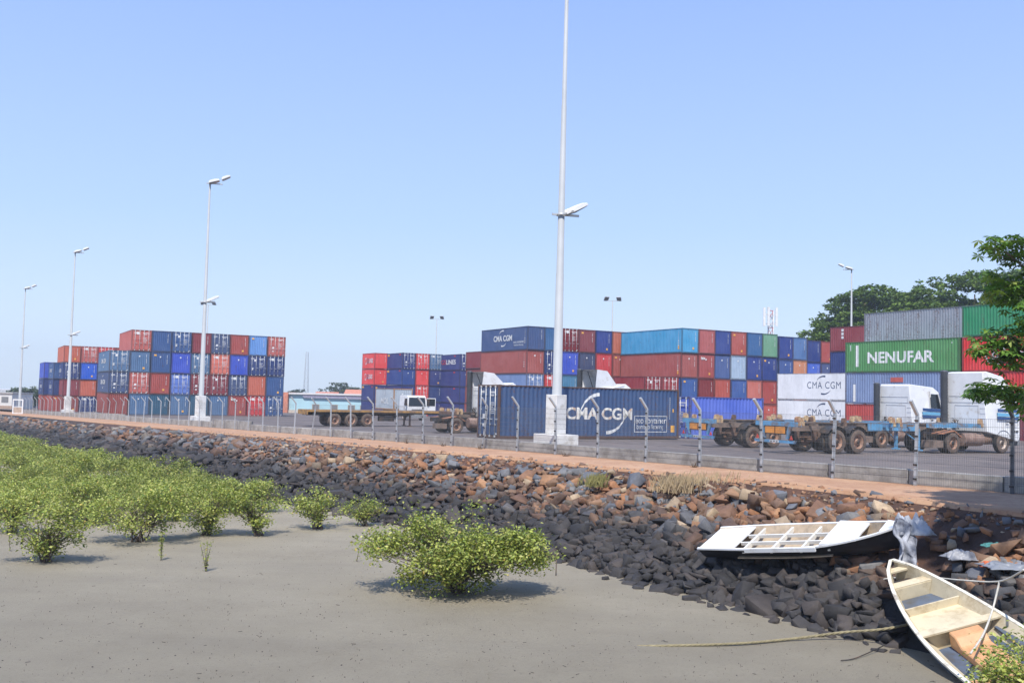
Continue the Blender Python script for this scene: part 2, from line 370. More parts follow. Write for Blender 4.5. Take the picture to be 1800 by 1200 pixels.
while s < 172:
    near = s < 55; cell = .33 if s < 22 else .38 if s < 32 else (.44 if near else .66)
    a, b = t_toe(s)-.25, t_edge(s)-.1
    n = max(3, int((b-a)/cell))
    for layer in range(2 if s < 90 else 1):
        for i in range(n):
            t_ = a+(i+rr.uniform(-.1, 1.1))*(b-a)/n; ss = s+rr.uniform(0, cell)*1.1; q = (t_-t_toe(ss))/(t_edge(ss)-t_toe(ss))
            R = rr.choice([.17, .24, .31, .42], p=[.32, .36, .22, .10])*(1.0 if near else 1.2)
            if q < .45 and s < 30: R *= rr.choice([.85, 1.0, 1.25], p=[.5, .38, .12])
            if q > .93 and R > .3: R = .24
            x, y = P(ss, t_); z = slope_z(ss, min(max(t_, t_toe(ss)-.4), t_edge(ss)))+R*(.12 if layer == 0 else .42)-.05+rr.uniform(-.04, .08)
            if q > .5: R *= .86
            if in_boat(x, y) and x > 7.9 and y < 20.4: continue
            if q > .86: z -= .16+.25*max(0, q-.95)
            if in_boat(x, y): z -= (.30 if y < 21.3 and x > 7.9 and q < .6 else .12)
            
            if ss < 13.2 and q > .50+.25*wob(ss, 6, .7) and rr.uniform() < .8: continue
            rocks.append((x, y, z, R, q, ss))
    s += cell
for _ in range(1100):                       # stones closing the gaps of the dark tidal zone
    ss = rr.uniform(5, 27); q = rr.uniform(0.02, .62); t_ = t_toe(ss)+(t_edge(ss)-t_toe(ss))*q; x, y = P(ss, t_)
    if in_boat(x, y) and x > 7.9: continue
    rocks.append((x, y, slope_z(ss, t_)+.08+.12*rr.uniform(), rr.uniform(.15, .28), q, ss))
for _ in range(1500):                       # clods of earth along the ragged path edge
    ss = rr.uniform(4, 75); q = rr.uniform(.9, 1.05); t_ = t_toe(ss)+(t_edge(ss)-t_toe(ss))*q; x, y = P(ss, t_); rocks.append((x, y, min(slope_z(ss, t_), zpath(x, y))-.01, rr.uniform(.025, .085), 1.2, ss))
for _ in range(70):                         # strays sunk in the mud at the toe
    ss = rr.uniform(4, 40); t_ = t_toe(ss)-rr.uniform(.1, .7)**1.2; x, y = P(ss, t_); rocks.append((x, y, mudz(x, y)-.02, rr.uniform(.1, .24), 0, ss))
for _ in range(1500):                        # small rubble filling the gaps
    ss = rr.uniform(4, 60); q = rr.uniform(0, 1.04); t_ = t_toe(ss)+(t_edge(ss)-t_toe(ss))*q; x, y = P(ss, t_)
    if in_boat(x, y) and x > 7.9: continue
    rocks.append((x, y, slope_z(ss, t_)+.10-.12*(q > .9)+.15*rr.uniform()*(q < .9)-.1*in_boat(x, y), rr.uniform(.07, .16), q, ss))
for _ in range(160):                        # right-hand heap under and behind the boats
    ss = rr.uniform(2, 9); t_ = rr.uniform(15.8, 20.0); x, y = P(ss, t_)
    if in_boat(x, y) and y < 20.6: continue
    rocks.append((x, y, (slope_z(ss, t_) if t_ > t_toe(ss) else .05+.15*rr.uniform())-.25*in_boat(x, y), rr.uniform(.18, .36), (t_-16.5)/4, ss))
def rock_geo(i, x, y, z, R, q, s):
    r = np.random.default_rng(5000+i); V, F = RT[r.integers(len(RT))]
    e = Matrix.Rotation(r.uniform(0, 6.28), 3, 'Z') @ Matrix.Rotation(r.normal(0, .38), 3, 'X') @ Matrix.Rotation(r.normal(0, .38), 3, 'Y')
    sc = R*np.array([r.uniform(.85, 1.35), r.uniform(.75, 1.1), r.uniform(.75, 1.05)])
    return (V*sc) @ np.array(e).T, F, rock_tone(q, s, r)
order = sorted(range(len(rocks)), key=lambda i: -rocks[i][3]/max(6, rocks[i][1]) if (-.62 < rocks[i][0]/max(1, rocks[i][1]) < .56) else 0)
big = set(order[:300]); bv, bf, bc, base = [], [], [], 0
for i, rk in enumerate(rocks):
    V, F, c = rock_geo(i, *rk)
    if i in big:
        me = np_mesh('stone', V, F, np.tile(np.array(c+(1,)), (len(V), 1))); o = link('stone', me, ROCKM, emb, rk[:3])
    else:
        bv.append(V+np.array(rk[:3])); bf.append(F+base); bc.append(np.tile(np.array(c+(1,)), (len(V), 1))); base += len(V)
o = link('stone', np_mesh('stones', np.concatenate(bv), np.concatenate(bf), np.concatenate(bc)), ROCKM, emb); o['kind'] = 'stuff'

# ------------------------------------------------------------------ mesh fence on leaning-arm posts
fence = empty('mesh_fence', (13.64, 26.36, 0)); tag(fence, 'long grey wire mesh fence on posts with angled top arms between path and yard', 'fence')
def fp(n): return (13.64-DSU[0]*0+2.85*n*DSU[0], 26.36+2.85*n*DSU[1])
DSU = (-.583, .8125)
def post_mesh(simple):
    mb = MB(); mb.box(-.045, .045, -.03, .03, -.25, 2.12)
    mb.add([(-.045, -.03, 2.10), (.045, -.03, 2.10), (.045, .03, 2.13), (-.045, .03, 2.13), (-.045, -.40, 2.52), (.045, -.40, 2.52), (.045, -.34, 2.56), (-.045, -.34, 2.56)],
           [(0, 1, 5, 4), (1, 2, 6, 5), (2, 3, 7, 6), (3, 0, 4, 7), (4, 5, 6, 7)])
    return mb.mesh('post')
def clip_mesh(): return MB().box(-.06, .06, -.052, -.031, 0, .055).mesh('clip')
PM, CM = post_mesh(False), clip_mesh()
lean = {0: 0, 1: -.04, 2: -.03, 9: -.16, 14: .05, 15: -.02, 16: -.22, 17: -.05, 23: -.06, 33: -.25, 34: -.3, 35: -.22, 36: -.3, 32: 0}
rf = random.Random(3)
frz = math.atan2(-DN[1], -DN[0])+PI/2       # arm towards the mud
SHADEPOST = plain('shade_toned_post', (.10, .105, .115, 1), .6, .1, .2)  # darker copy of the post steel: shade on one post put into its colour
for n in range(-2, 57):
    x, y = fp(n); z = zpath(x, y)
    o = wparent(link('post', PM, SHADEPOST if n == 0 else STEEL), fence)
    ln = lean.get(n, rf.uniform(-.025, .025))
    o.matrix_basis = Matrix.Translation((x, y, z-.02)) @ Matrix.Rotation(frz, 4, 'Z') @ Matrix.Rotation(-ln, 4, 'Y') @ Matrix.Rotation(rf.uniform(-.02, .02), 4, 'X')
    if n < 14:
        for zc in (.2, .62, 1.04, 1.46, 1.92): link('clip', CM, DARKM, o, (0, 0, zc))
WIRE = plain('fence_wire', (.17, .185, .19, 1), .5, .3, .2)
def wire(mb, a, b, w):
    a, b = Vector(a), Vector(b); d = (b-a).normalized(); u = d.orthogonal().normalized(); v = d.cross(u)
    k = [(u*math.cos(q)+v*math.sin(q))*w for q in (0, 2.09, 4.19)]; n = len(mb.v)
    mb.add([a+q for q in k]+[b+q for q in k], [(0, 1, 4, 3), (1, 2, 5, 4), (2, 0, 3, 5)])
for n in range(-2, 56):
    if n in (16, 33, 34, 35): continue
    if n in (9, ): pass
    x0, y0 = fp(n); x1, y1 = fp(n+1); z0, z1 = zpath(x0, y0), zpath(x1, y1); mb = MB()
    st = .052 if n < 6 else (.075 if n < 12 else (.15 if n < 24 else .4)); k = int(2.85/st); W = .0040
    for i in range(1, k):
        q = i/k; wire(mb, (x0+(x1-x0)*q-.03, y0+(y1-y0)*q-.03, z0+(z1-z0)*q+.04), (x0+(x1-x0)*q-.03, y0+(y1-y0)*q-.03, z0+(z1-z0)*q+2.02), W)
    for h in ([.05, .25, .3, .5, .7, .9, .95, 1.15, 1.35, 1.55, 1.6, 1.8, 2.02] if n < 14 else [.05, .3, .95, 1.6, 2.02]):
        wire(mb, (x0-.035, y0-.035, z0+h), (x1-.035, y1-.035, z1+h), W*1.15)
    o = wparent(mb.build('wire_mesh', WIRE), fence)

# ------------------------------------------------------------------ lighting masts
def flood(parent, loc, rz, tilt, size=.62, white=True):
    o = empty('x'); bpy.data.objects.remove(o)
    mb = MB(); s_ = size
    mb.prism([(-s_*.5, -.06), (s_*.5, -.10), (s_*.5, .02), (s_*.2, .13), (-s_*.3, .15), (-s_*.5, .06)], 'x', -s_*.42, s_*.42)
    mt = Matrix.Translation(loc) @ Matrix.Rotation(rz, 4, 'Z') @ Matrix.Rotation(tilt, 4, 'X')
    me = mb.mesh('floodlight', .02); f = link('floodlight', me, WHITE if white else STEEL, parent); f.matrix_local = mt
    g = MB().box(-s_*.36, s_*.36, -s_*.42, s_*.42, -.115, -.10); g.build('lens', plain('lamp_glass', (.16, .17, .18, 1), .15), f)
    return f
def mast(x, y, label, H=21.8, r0=.235, r1=.085, mid=10.6, base=True, az=.35, double=False, zb=None, far=False, lz=0):
    zb = zyard(x, y) if zb is None else zb
    t = empty('lighting_mast', (x, y, zb)); tag(t, label, 'light mast', 'lighting masts around the port yard'); t.rotation_euler = (0, lz, 0)
    seg = [(0, r0), (H*.36, r0+(r1-r0)*.36), (H*.36, r0+(r1-r0)*.42), (H*.72, r0+(r1-r0)*.76), (H*.72, r0+(r1-r0)*.82), (H, r1), (H, .001)]
    mb = MB(); mb.lathe([(0, r0+.001)]+seg, 'z', 16); mb.build('pole', POLE, t)
    br = MB(); 
    if mid:
        br.box(-.45, .85, -.04, .04, mid-.06, mid+.04); br.lathe([(mid-.05, r0*.86), (mid-.05, r0*.86+.05), (mid+.03, r0*.86+.05), (mid+.03, r0*.86)], 'z', 12)
        o = br.build('bracket', STEEL, t); o.rotation_euler = (0, 0, az)
        flood(t, (math.cos(az)*.75, math.sin(az)*.75, mid+.35), az-PI/2+.2, .55, .85); flood(t, (math.cos(az)*.35, math.sin(az)*.35, mid+.16), az-PI/2+.2, .55, .5)
    br = MB(); br.box(-.3 if not double else -1.1, 1.1, -.05, .05, H-.03, H+.07); o = br.build('bracket', STEEL, t); o.rotation_euler = (0, 0, az)
    if double:
        for sgn in (-1, 1): flood(t, (sgn*math.cos(az)*1.1, sgn*math.sin(az)*1.1, H+.4), -.3*sgn, -.7, 1.0, False)
    else:
        flood(t, (math.cos(az)*.35, math.sin(az)*.35, H+.22), az-PI/2, .35, .95); flood(t, (math.cos(az)*1.35, math.sin(az)*1.35, H+.62), az-PI/2, .5, .8)
    if base:
        q = math.atan2(DS[1], DS[0])
        b = MB(); b.box(-.88, .88, -.62, .62, -.55, .50); o = b.build('foundation_block', CONCW, t, (0, -.0, 0), q, bevel=.02)
        b = MB(); b.box(-.36, .36, -.32, .32, .503, 2.30); o = b.build('cable_cabinet', CONCW, t, (-.02, -.02, 0), q+PI/2+.2, bevel=.015)
        b = MB(); b.box(.0, .33, -.326, -.28, .56, 1.0); b.build('opening_shade_panel', plain('painted_recess_shade', (.07, .07, .07, 1), .9), t, (-.02, -.02, 0), q+PI/2+.2)  # dark panel on the face, painted shade of the cabinet's opening
    return t
def on_line(s, t_): return P(s, t_)
mast(*on_line(34.75, FT+1.15), 'tallest grey light mast in the middle, rising out of frame from a white concrete foundation', az=.25, lz=.004)
mast(*on_line(85.4, FT+1.3), 'tall grey light mast in front of the left container stack, white cabinet at its foot', az=.25, lz=.0, H=21.2)
mast(*on_line(141.2, FT+1.4), 'slender grey light mast left of the container stacks, second from the left edge', az=.25, lz=.0)
mast(*on_line(183, FT+2), 'leftmost light mast, beside the white gate frame at the end of the path', az=.25, H=20.7, lz=.0, double=False, base=False)
def ratio(px, py=560):                       # bearing (x per metre of depth) of a far thing
    dx, dy = px-900, py-600; c, s_ = math.cos(ROLL), math.sin(ROLL); X = c*dx+s_*dy; Y = -s_*dx+c*dy
    v = (X/1700, 1, -Y/1700); cp, sp = math.cos(PITCH), math.sin(PITCH)
    return v[0]/(cp*v[1]-sp*v[2]), (sp*v[1]+cp*v[2])/(cp*v[1]-sp*v[2])
for px, top, D, lab in ((1497, 474, 131, 'grey twin-lamp mast standing in front of the dark trees behind the grey container'), (1077, 529, 172, 'thin distant light mast behind the middle stack, left of the cyan container'),
                        (768, 561, 215, 'thin distant light mast behind the navy and red containers in the gap'), (366, 536, 195, 'thin distant twin-lamp mast just right of the tall mast before the left stack')):
    a, zr = ratio(px, top); zb = zyard(a*D, D); H = CZ+zr*D-zb
    mast(a*D, D, lab, H=H, r0=.2, r1=.09, mid=0, base=False, az=(.0 if px != 1497 else 2.9), double=px != 1497, lz=0)

# ------------------------------------------------------------------ shipping containers
CW = 2.438
def side_bp(L, y0=.15, pitch=.278):
    n = round((L-2*y0)/pitch); p = (L-2*y0)/n; out = [(y0-.0, 0.0)]
    for i in range(n):
        b = y0+i*p; out += [(b+p*.13, 0.), (b+p*.37, .038), (b+p*.63, .038), (b+p*.87, 0.)]
    out.append((L-y0, 0.)); return out
def prof(bp, y):
    for (a, da), (b, db) in zip(bp, bp[1:]):
        if y <= b: return da+(db-da)*max(0, (y-a)/max(1e-6, b-a))
    return 0
CACHE = {}
def cm(key, fn):
    if key not in CACHE: CACHE[key] = fn()
    return CACHE[key]
def side_mesh(L, h, x, sgn):
    def f():
        bp = side_bp(L); v = []; fc = []
        for (y, d) in bp: v += [(x+sgn*(.012+d), y, .155), (x+sgn*(.012+d), y, h-.065)]
        for i in range(len(bp)-1): fc.append((2*i, 2*i+1, 2*i+3, 2*i+2) if sgn > 0 else (2*i, 2*i+2, 2*i+3, 2*i+1))
        me = bpy.data.meshes.new('side_panel'); me.from_pydata(v, [], fc); me.update(); return me
    return cm(('s', L, h, sgn), f)
def end_mesh(L, h, y, sgn):
    def f():
        bp = side_bp(CW, .13, .242); v = []; fc = []
        for (x, d) in bp: v += [(x, y+sgn*(.015+d*1.1), .16), (x, y+sgn*(.015+d*1.1), h-.10)]
        for i in range(len(bp)-1): fc.append((2*i, 2*i+2, 2*i+3, 2*i+1) if sgn > 0 else (2*i, 2*i+1, 2*i+3, 2*i+2))
        me = bpy.data.meshes.new('end_panel'); me.from_pydata(v, [], fc); me.update(); return me
    return cm(('e', L, h, sgn), f)
def roof_mesh(L, h):
    def f():
        bp = side_bp(L, .10, .28*2); v = []; fc = []
        for (y, d) in bp: v += [(.06, y, h-.03-d*.4), (CW-.06, y, h-.03-d*.4)]
        for i in range(len(bp)-1): fc.append((2*i, 2*i+1, 2*i+3, 2*i+2))
        me = bpy.data.meshes.new('roof_panel'); me.from_pydata(v, [], fc); me.update(); return me
    return cm(('r', L, h), f)
def frame_mesh(L, h):
    def f():
        mb = MB(); p = .12
        for x in (0, CW-p):
            for y in (0, L-p): mb.box(x, x+p, y, y+p, .118, h-.118)
            mb.box(x+(.0 if x == 0 else p-.06), x+(.06 if x == 0 else p), p, L-p, .025, .157)
            mb.box(x+(.0 if x == 0 else p-.06), x+(.06 if x == 0 else p), p, L-p, h-.075, h-.012)
            for y in (0, L):
                for z in (0, h-.118):
                    xa = -.003 if x == 0 else CW-.162+.003; ya = -.003 if y == 0 else L-.178+.003
                    mb.box(xa, xa+.162, ya, ya+.178, z-.0, z+.118)
        for y in (0, L-.09):
            mb.box(p+.05, CW-p-.05, y, y+.09, .02, .16); mb.box(p+.05, CW-p-.05, y, y+.09, h-.11, h-.01)
        mb.box(.07, CW-.07, .1, L-.1, .10, .15)
        return mb.mesh('frame')
    return cm(('f', L, h), f)
def door_mesh(h):
    def f():
        mb = MB(); W = CW/2-.135; mb.box(.0, W, .055, .09, .17, h-.12); n = 5 if h > 2.8 else 4
        zs = [.17+(h-.29)*i/n for i in range(n+1)]
        for i in range(n): mb.box(.03, W-.03, .025, .0549, zs[i]+.045, zs[i+1]-.045)
        mb.box(-.005, .022, .012, .0549, .17, h-.12); mb.box(W-.022, W+.005, .012, .0549, .17, h-.12)
        return mb.mesh('door')
    return cm(('d', h), f)
def rod_mesh(h):
    def f():
        mb = MB(); mb.tube([(0, -.012, .10), (0, -.012, h-.06)], .024, 5)
        for z in (.13, h-.11): mb.box(-.06, .06, -.035, .02, z-.05, z+.05)
        for z in (.75, 1.55, h-.55): mb.box(-.045, .045, -.02, .022, z-.03, z+.03)
        mb.box(-.02, .30, -.03, -.008, 1.02, 1.055)
        return mb.mesh('locking_rod')
    return cm(('k', h), f)
def mark_mesh(kind, h, v=0):
    """small stencil blocks: too small in the photograph to be read"""
    def f():
        r = random.Random(v*13+len(kind)); mb = MB()
        if kind == 'end':                    # number written downwards beside the right post
            x = CW*.80; z = h-.42
            for i in range(11):
                if i != 4: mb.box(x, x+.055, -.002, .0, z-.075, z)
                z -= .105
        elif kind == 'door':
            for (x, z, wd, hh) in ((CW*.57, h-.46, .62, .10), (CW*.62, h-.62, .30, .09), (.32, h-.46, .42, .13)): 
                q = x
                while q < x+wd: mb.box(q, q+.05, .019, .021, z, z+hh); q += .075
            for z in np.arange(h-1.0, h-1.65, -.11):
                x = CW*.60
                while x < CW*.60+.5*r.uniform(.5, 1): mb.box(x, x+.08, .019, .021, z, z+.045); x += .12
            mb.box(CW*.87, CW*.93, .019, .021, .22, .30)
        elif kind == 'side':                 # written down at the near end of the left side
            y = .62; z = h-.40
            for i in range(10): mb.box(-.002, 0, y, y+.05, z-.07, z); z -= .12
            z = h-1.45
            for i in range(3): mb.box(-.002, 0, y-.05, y+.12, z-.12, z); z -= .25
        return mb.mesh('stencil_marks')
    return cm(('m', kind, h, v % 4), f)
def sticker_mesh(kind, h):
    def f():
        mb = MB(); y = -.004 if kind[0] == 'e' else .016
        P_ = {'e1': [(1.05, h-.75, .16, .18)], 'e2': [(1.55, .42, .24, .26)], 'e3': [(.35, h-.55, .30, .22)], 'd1': [(.72, h-.78, .24, .30), (.40, .80, .24, .3)], 'd2': [(.60, h-.60, .34, .34)], 'd3': [(.62, 1.05, .25, .25), (.62, .62, .2, .16)]}[kind]
        for x, z, a, b in P_: mb.box(x, x+a, y-.004, y, z, z+b)
        return mb.mesh('sticker')
    return cm(('st', kind, h), f)

def text_shape(body, w_, h_, bold=.012, shear=0, spacing=1.0):
    """letters as a triangulated flat mesh fitted to w x h (centred)"""
    cu = bpy.data.curves.new('t', 'FONT'); cu.body = body; cu.size = 1; cu.offset = bold; cu.shear = shear; cu.space_character = spacing; cu.resolution_u = 4
    o = bpy.data.objects.new('t', cu); COL.objects.link(o); dg = bpy.context.evaluated_depsgraph_get()
    me = bpy.data.meshes.new_from_object(o.evaluated_get(dg)); bpy.data.objects.remove(o)
    v = np.array([p.co[:2] for p in me.vertices]); f = [tuple(p.vertices) for p in me.polygons]; bpy.data.meshes.remove(me)
    lo, hi = v.min(0), v.max(0); v = (v-(lo+hi)/2)/(hi-lo)*np.array([w_, h_]); return v, f
def crescent(cx, cy, r, a0, a1, wmax, blunt=0, n=18, sx=1.0):
    v = []; f = []
    for i in range(n+1):
        q = i/n; a = math.radians(a0+(a1-a0)*q); wd = wmax*(q**.8)*(1 if q < .97 else .85)+.004
        v += [(cx+(r-wd/2)*math.cos(a)*sx, cy+(r-wd/2)*math.sin(a)), (cx+(r+wd/2)*math.cos(a)*sx, cy+(r+wd/2)*math.sin(a))]
    for i in range(n): f.append((2*i, 2*i+1, 2*i+3, 2*i+2))
    return np.array(v), f
def ring(cx, cy, r, wd, n=28, sx=1.0, a0=0, a1=360):
    v = []; f = []
    for i in range(n+1):
        a = math.radians(a0+(a1-a0)*i/n); v += [(cx+(r-wd)*math.cos(a)*sx, cy+(r-wd)*math.sin(a)), (cx+r*math.cos(a)*sx, cy+r*math.sin(a))]
    for i in range(n): f.append((2*i, 2*i+1, 2*i+3, 2*i+2))
    return np.array(v), f
def rect(x0, x1, y0, y1): return np.array([(x0, y0), (x1, y0), (x1, y1), (x0, y1)]), [(0, 1, 2, 3)]
def lettering(root, L, h, face, shapes, mat, conform=True, name='lettering', off=.013):
    """shapes: (v, f, cx, cy) in face coordinates; cx measured left to right as read, cy height above the base"""
    V = []; F = []
    for v, f, cx, cy in shapes:
        n = len(V); V += [(p[0]+cx, p[1]+cy) for p in v]; F += [tuple(i+n for i in q) for q in f]
    me = bpy.data.meshes.new(name); me.from_pydata([(a, b, 0) for a, b in V], [], F); bm = bmesh.new(); bm.from_mesh(me)
    if face in ('L', 'R'): bp = side_bp(L); mapx = (lambda u: L-u) if face == 'L' else (lambda u: u)
    else: bp = side_bp(CW, .13, .242); mapx = lambda u: u
    if conform:
        lo = min(p[0] for p in V); hi = max(p[0] for p in V)
        for (y, d) in bp:
            u = L-y if face == 'L' else y
            if lo < u < hi: bmesh.ops.bisect_plane(bm, geom=bm.verts[:]+bm.edges[:]+bm.faces[:], plane_co=(u, 0, 0), plane_no=(1, 0, 0), dist=1e-5)
    for q in bm.verts:
        u, z = q.co.x, q.co.y; s_ = mapx(u); d = (prof(bp, s_)+.009) if conform else 0
        if face == 'L': q.co = (.012+d-off, s_, z)
        elif face == 'R': q.co = (CW-.012-d+off, s_, z)
        else: q.co = (u, .015+d*1.1-off, z)
    bm.to_mesh(me); bm.free(); return link(name, me, mat, root)
RODM = plain('locking_rod_zinc', (.60, .61, .60, 1), .5, .2, .12, 3)
def container(cx, cy, z, rot, L, h, rgb, near, label, group=None, marks=True, v=0, rust=.5, loc_corner=True, framem=None, far='E', rods=None, smooth_side=False):
    t = empty('shipping_container', (cx, cy, z), rot); tag(t, label, 'container', group)
    pm = paint(rgb, rust=rust); fm = framem or (paint(tuple(int(c*.72+10) for c in rgb), rust=1.3))
    link('frame', frame_mesh(L, h), fm, t)
    if not smooth_side:
        link('side_panel', side_mesh(L, h, 0, 1), pm, t); link('side_panel', side_mesh(L, h, CW, -1), pm, t)
        link('end_panel', end_mesh(L, h, L, -1), pm, t)
    else:
        for sd in (0, 1):
            mb = MB(); x = 0 if sd == 0 else CW-.03; mb.box(x+.006, x+.024, .125, L-.125, .16, h-.08); mb.build('side_panel', pm, t)
        MB().box(.13, CW-.13, L-.03, L-.01, .16, h-.12).build('end_panel', pm, t)
    link('roof_panel', roof_mesh(L, h), pm, t)
    if near == 'E':
        link('end_panel', end_mesh(L, h, 0, 1), pm, t)
        if marks:
            link('stencil_marks', mark_mesh('end', h, v), MARK, t)
            if v % 3 == 0: link('sticker', sticker_mesh('e2', h), YEL, t)
            if v % 2 == 0: link('sticker', sticker_mesh('e1', h), MARK, t)
            if v % 7 == 3: link('sticker', sticker_mesh('e3', h), YEL, t)
    else:
        for k in range(2):
            d = link('door', door_mesh(h), pm, t, (.135 if k == 0 else CW/2+.005, 0, 0))
            for q in (.27, .80):
                link('locking_rod', rod_mesh(h), rods or RODM, d, (q*(CW/2-.135), 0, 0))
        if marks:
            link('stencil_marks', mark_mesh('door', h, v), MARK, t)
            link('sticker', sticker_mesh(('d1', 'd2', 'd3')[v % 3], h), MARK, t)
    return t
def cma(root, L, h, face, cx, cy, W, Ht, mat, thin=False, conform=True):
    v, f = text_shape('CMA CGM', W, Ht, -.004 if thin else .028, spacing=1.12 if thin else 1.0)
    lettering(root, L, h, face, [(v, f, cx, cy)], mat, conform)
    up = crescent(0, 0, Ht*1.3, 150, 78, Ht*.26, sx=1.2); dn = crescent(0, 0, Ht*1.3, -32, -108, Ht*.26, sx=1.2)
    lettering(root, L, h, face, [(up[0], up[1], cx, cy), (dn[0], dn[1], cx, cy)], mat, conform, 'logo_arc')

jr = random.Random(11)
ORD = ['first', 'second', 'third', 'fourth', 'fifth', 'sixth', 'seventh', 'eighth', 'ninth', 'tenth', 'eleventh']
TIER = {0: 'bottom tier', 1: 'second tier', 2: 'third tier', 3: 'top tier'}
def corner(px, py_, D):                      # bearing of a corner at depth D
    a, _ = ratio(px, py_); return a*D
count = [0]
def stack(x0, y0, z0, cols, h, L, where, group, first=0, pitch=2.51, backs=None, lr='from its left end', names=ORD, shift=None):
    """cols: list of columns, each a list bottom-up of (rgb, near, colour words[, extra])"""
    for ci, colm in enumerate(cols):
        bx = x0+A.x*pitch*(ci+first); by = y0+A.y*pitch*(ci+first); dd = (shift or {}).get(ci, 0); z = z0
        for ti, c in enumerate(colm):
            if c is None: z += h; continue
            rgb, near, words = c[:3]; ex = c[3] if len(c) > 3 else {}
            hh = ex.get('h', h); LL = ex.get('L', L); count[0] += 1; v = count[0]
            ja, jb = jr.uniform(-.035, .035), jr.uniform(-.07, .07)+dd
            kind = 'door end' if near == 'D' else 'plain end'
            lab = '%s container, %s, %s, %s column, %s' % (words, kind, TIER[ti] if not (ti == len(colm)-1 and ti >= 2) else 'topmost', names[ci], where) if len(colm) else ''
            t = container(bx+A.x*ja+B.x*jb, by+A.y*ja+B.y*jb, z, TH+jr.uniform(-.004, .004), LL, hh-.012, rgb, near, ex.get('label', lab), group, v=v, rust=ex.get('rust', .5), rods=MARK if ex.get('wr') else None)
            if 'f' in ex: ex['f'](t, LL, hh)
            z += hh
def side_cma(t, L, h): cma(t, L, h, 'L', L*.50, h*.52, L*.40, .62, MARK, conform=False)
def side_cma_wide(t, L, h):
    cma(t, L, h, 'L', L*.48, h*.55, L*.40, .75, MARK, conform=False)
    a, b = text_shape('eco container', 2.6, .30, .004), text_shape('bamboo flooring', 2.3, .28, .004)
    lettering(t, L, h, 'L', [(*a, L*.82, h*.36), (*b, L*.82, h*.22)], MARK, False)
    link('stencil_marks', mark_mesh('side', h), MARK, t)
def end_tex(t, L, h): lettering(t, L, h, 'N', [(*text_shape('tex', .70, .36, .03), .68, h*.82)], MARK, False, off=.03)
def gs(rw):
    def f(t, L, h):
        w1, w2 = text_shape('GS', L*.15, .80, .01), text_shape('LINES', L*.31, .80, .028); cx = L*.50
        RED2 = plain('red_print', (.55, .04, .05, 1), .5)
        lettering(t, L, h, 'L', [(*w1, cx-L*.03, h*.52)], RED2 if not rw else NAVY, False); lettering(t, L, h, 'L', [(*w2, cx+L*.21, h*.52)], MARK, False)
        lettering(t, L, h, 'L', [(*ring(0, 0, .62, .09, sx=.75), cx-L*.20, h*.50)], RED2 if not rw else MARK, False, 'logo_ring')
        lettering(t, L, h, 'L', [(*crescent(0, .0, .40, 200, 80, .16), cx-L*.20, h*.52), (*crescent(0, 0, .34, 20, -100, .16), cx-L*.205, h*.46)], MARK, False, 'logo_arc', off=.007)
    return f
def navy_stick(t, L, h):
    lettering(t, L, h, 'L', [(*rect(0, .9, 0, .34), L*.05, h*.80)], YEL, False, 'sticker'); lettering(t, L, h, 'L', [(*rect(0, .7, 0, .22), L*.80, h*.84)], plain('red_print', (.55, .04, .05, 1), .5), False, 'sticker')
def gsn(t, L, h): gs(False)(t, L, h); navy_stick(t, L, h)
SAL, BRK, MAR, RED, DRD = (196, 98, 86), (172, 76, 66), (140, 52, 58), (214, 54, 52), (130, 34, 34)
STB, BLU, NAV, ROY, LBL, SLT, TEA = (84, 118, 156), (52, 88, 142), (38, 60, 118), (58, 86, 196), (98, 150, 214), (66, 84, 124), (46, 92, 118)
ORG, PER, CYA, SGE, PAL_, TAN, BRN = (200, 102, 74), (98, 128, 206), (66, 160, 206), (112, 164, 130), (168, 190, 212), (212, 142, 104), (150, 70, 60)
D_, E_ = 'D', 'E'
# the left stack: doors and ends face the viewer
Dl = 124; xl = corner(225, 728, Dl); zl = zyard(xl, Dl)
GL = 'containers in the big left stack'
cols = [
 [(BRN, E_, 'brown'), (SLT, D_, 'blue-grey', dict(f=side_cma)), (STB, D_, 'pale-railed blue', dict(f=side_cma))],
 [(STB, E_, 'mid blue'), (SAL, D_, 'red with white door frames', dict(wr=1)), (STB, E_, 'faded blue'), (SAL, D_, 'salmon red')],
 [(TEA, E_, 'dark teal blue'), (BRK, E_, 'brick red'), (BLU, E_, 'blue'), (BLU, E_, 'streaky blue')],
 [(STB, E_, 'dusty blue'), (PER, D_, 'periwinkle blue'), (ROY, E_, 'royal blue'), (BLU, D_, 'blue')],
 [(TEA, E_, 'teal blue'), (MAR, D_, 'maroon'), (STB, D_, 'greyish blue'), (MAR, E_, 'maroon')],
 [(STB, E_, 'red-patched blue'), (MAR, D_, 'dark maroon'), ((224, 118, 96), D_, 'coral'), (SLT, D_, 'slate blue')],
 [(BRK, E_, 'brick red lettered', dict(f=end_tex)), (SLT, D_, 'slate navy'), (ROY, E_, 'vivid royal blue'), (BRK, E_, 'brownish red')],
 [(RED, D_, 'red lettered'), (ORG, E_, 'orange-red'), (NAV, D_, 'navy'), (LBL, E_, 'light blue')],
 [(BLU, D_, 'bright blue'), (BLU, E_, 'deep blue'), (NAV, D_, 'dark navy'), (SAL, D_, 'pinkish salmon')]]
stack(xl, Dl, zl, cols, 2.742, 12.19, 'left stack', GL, first=-1)
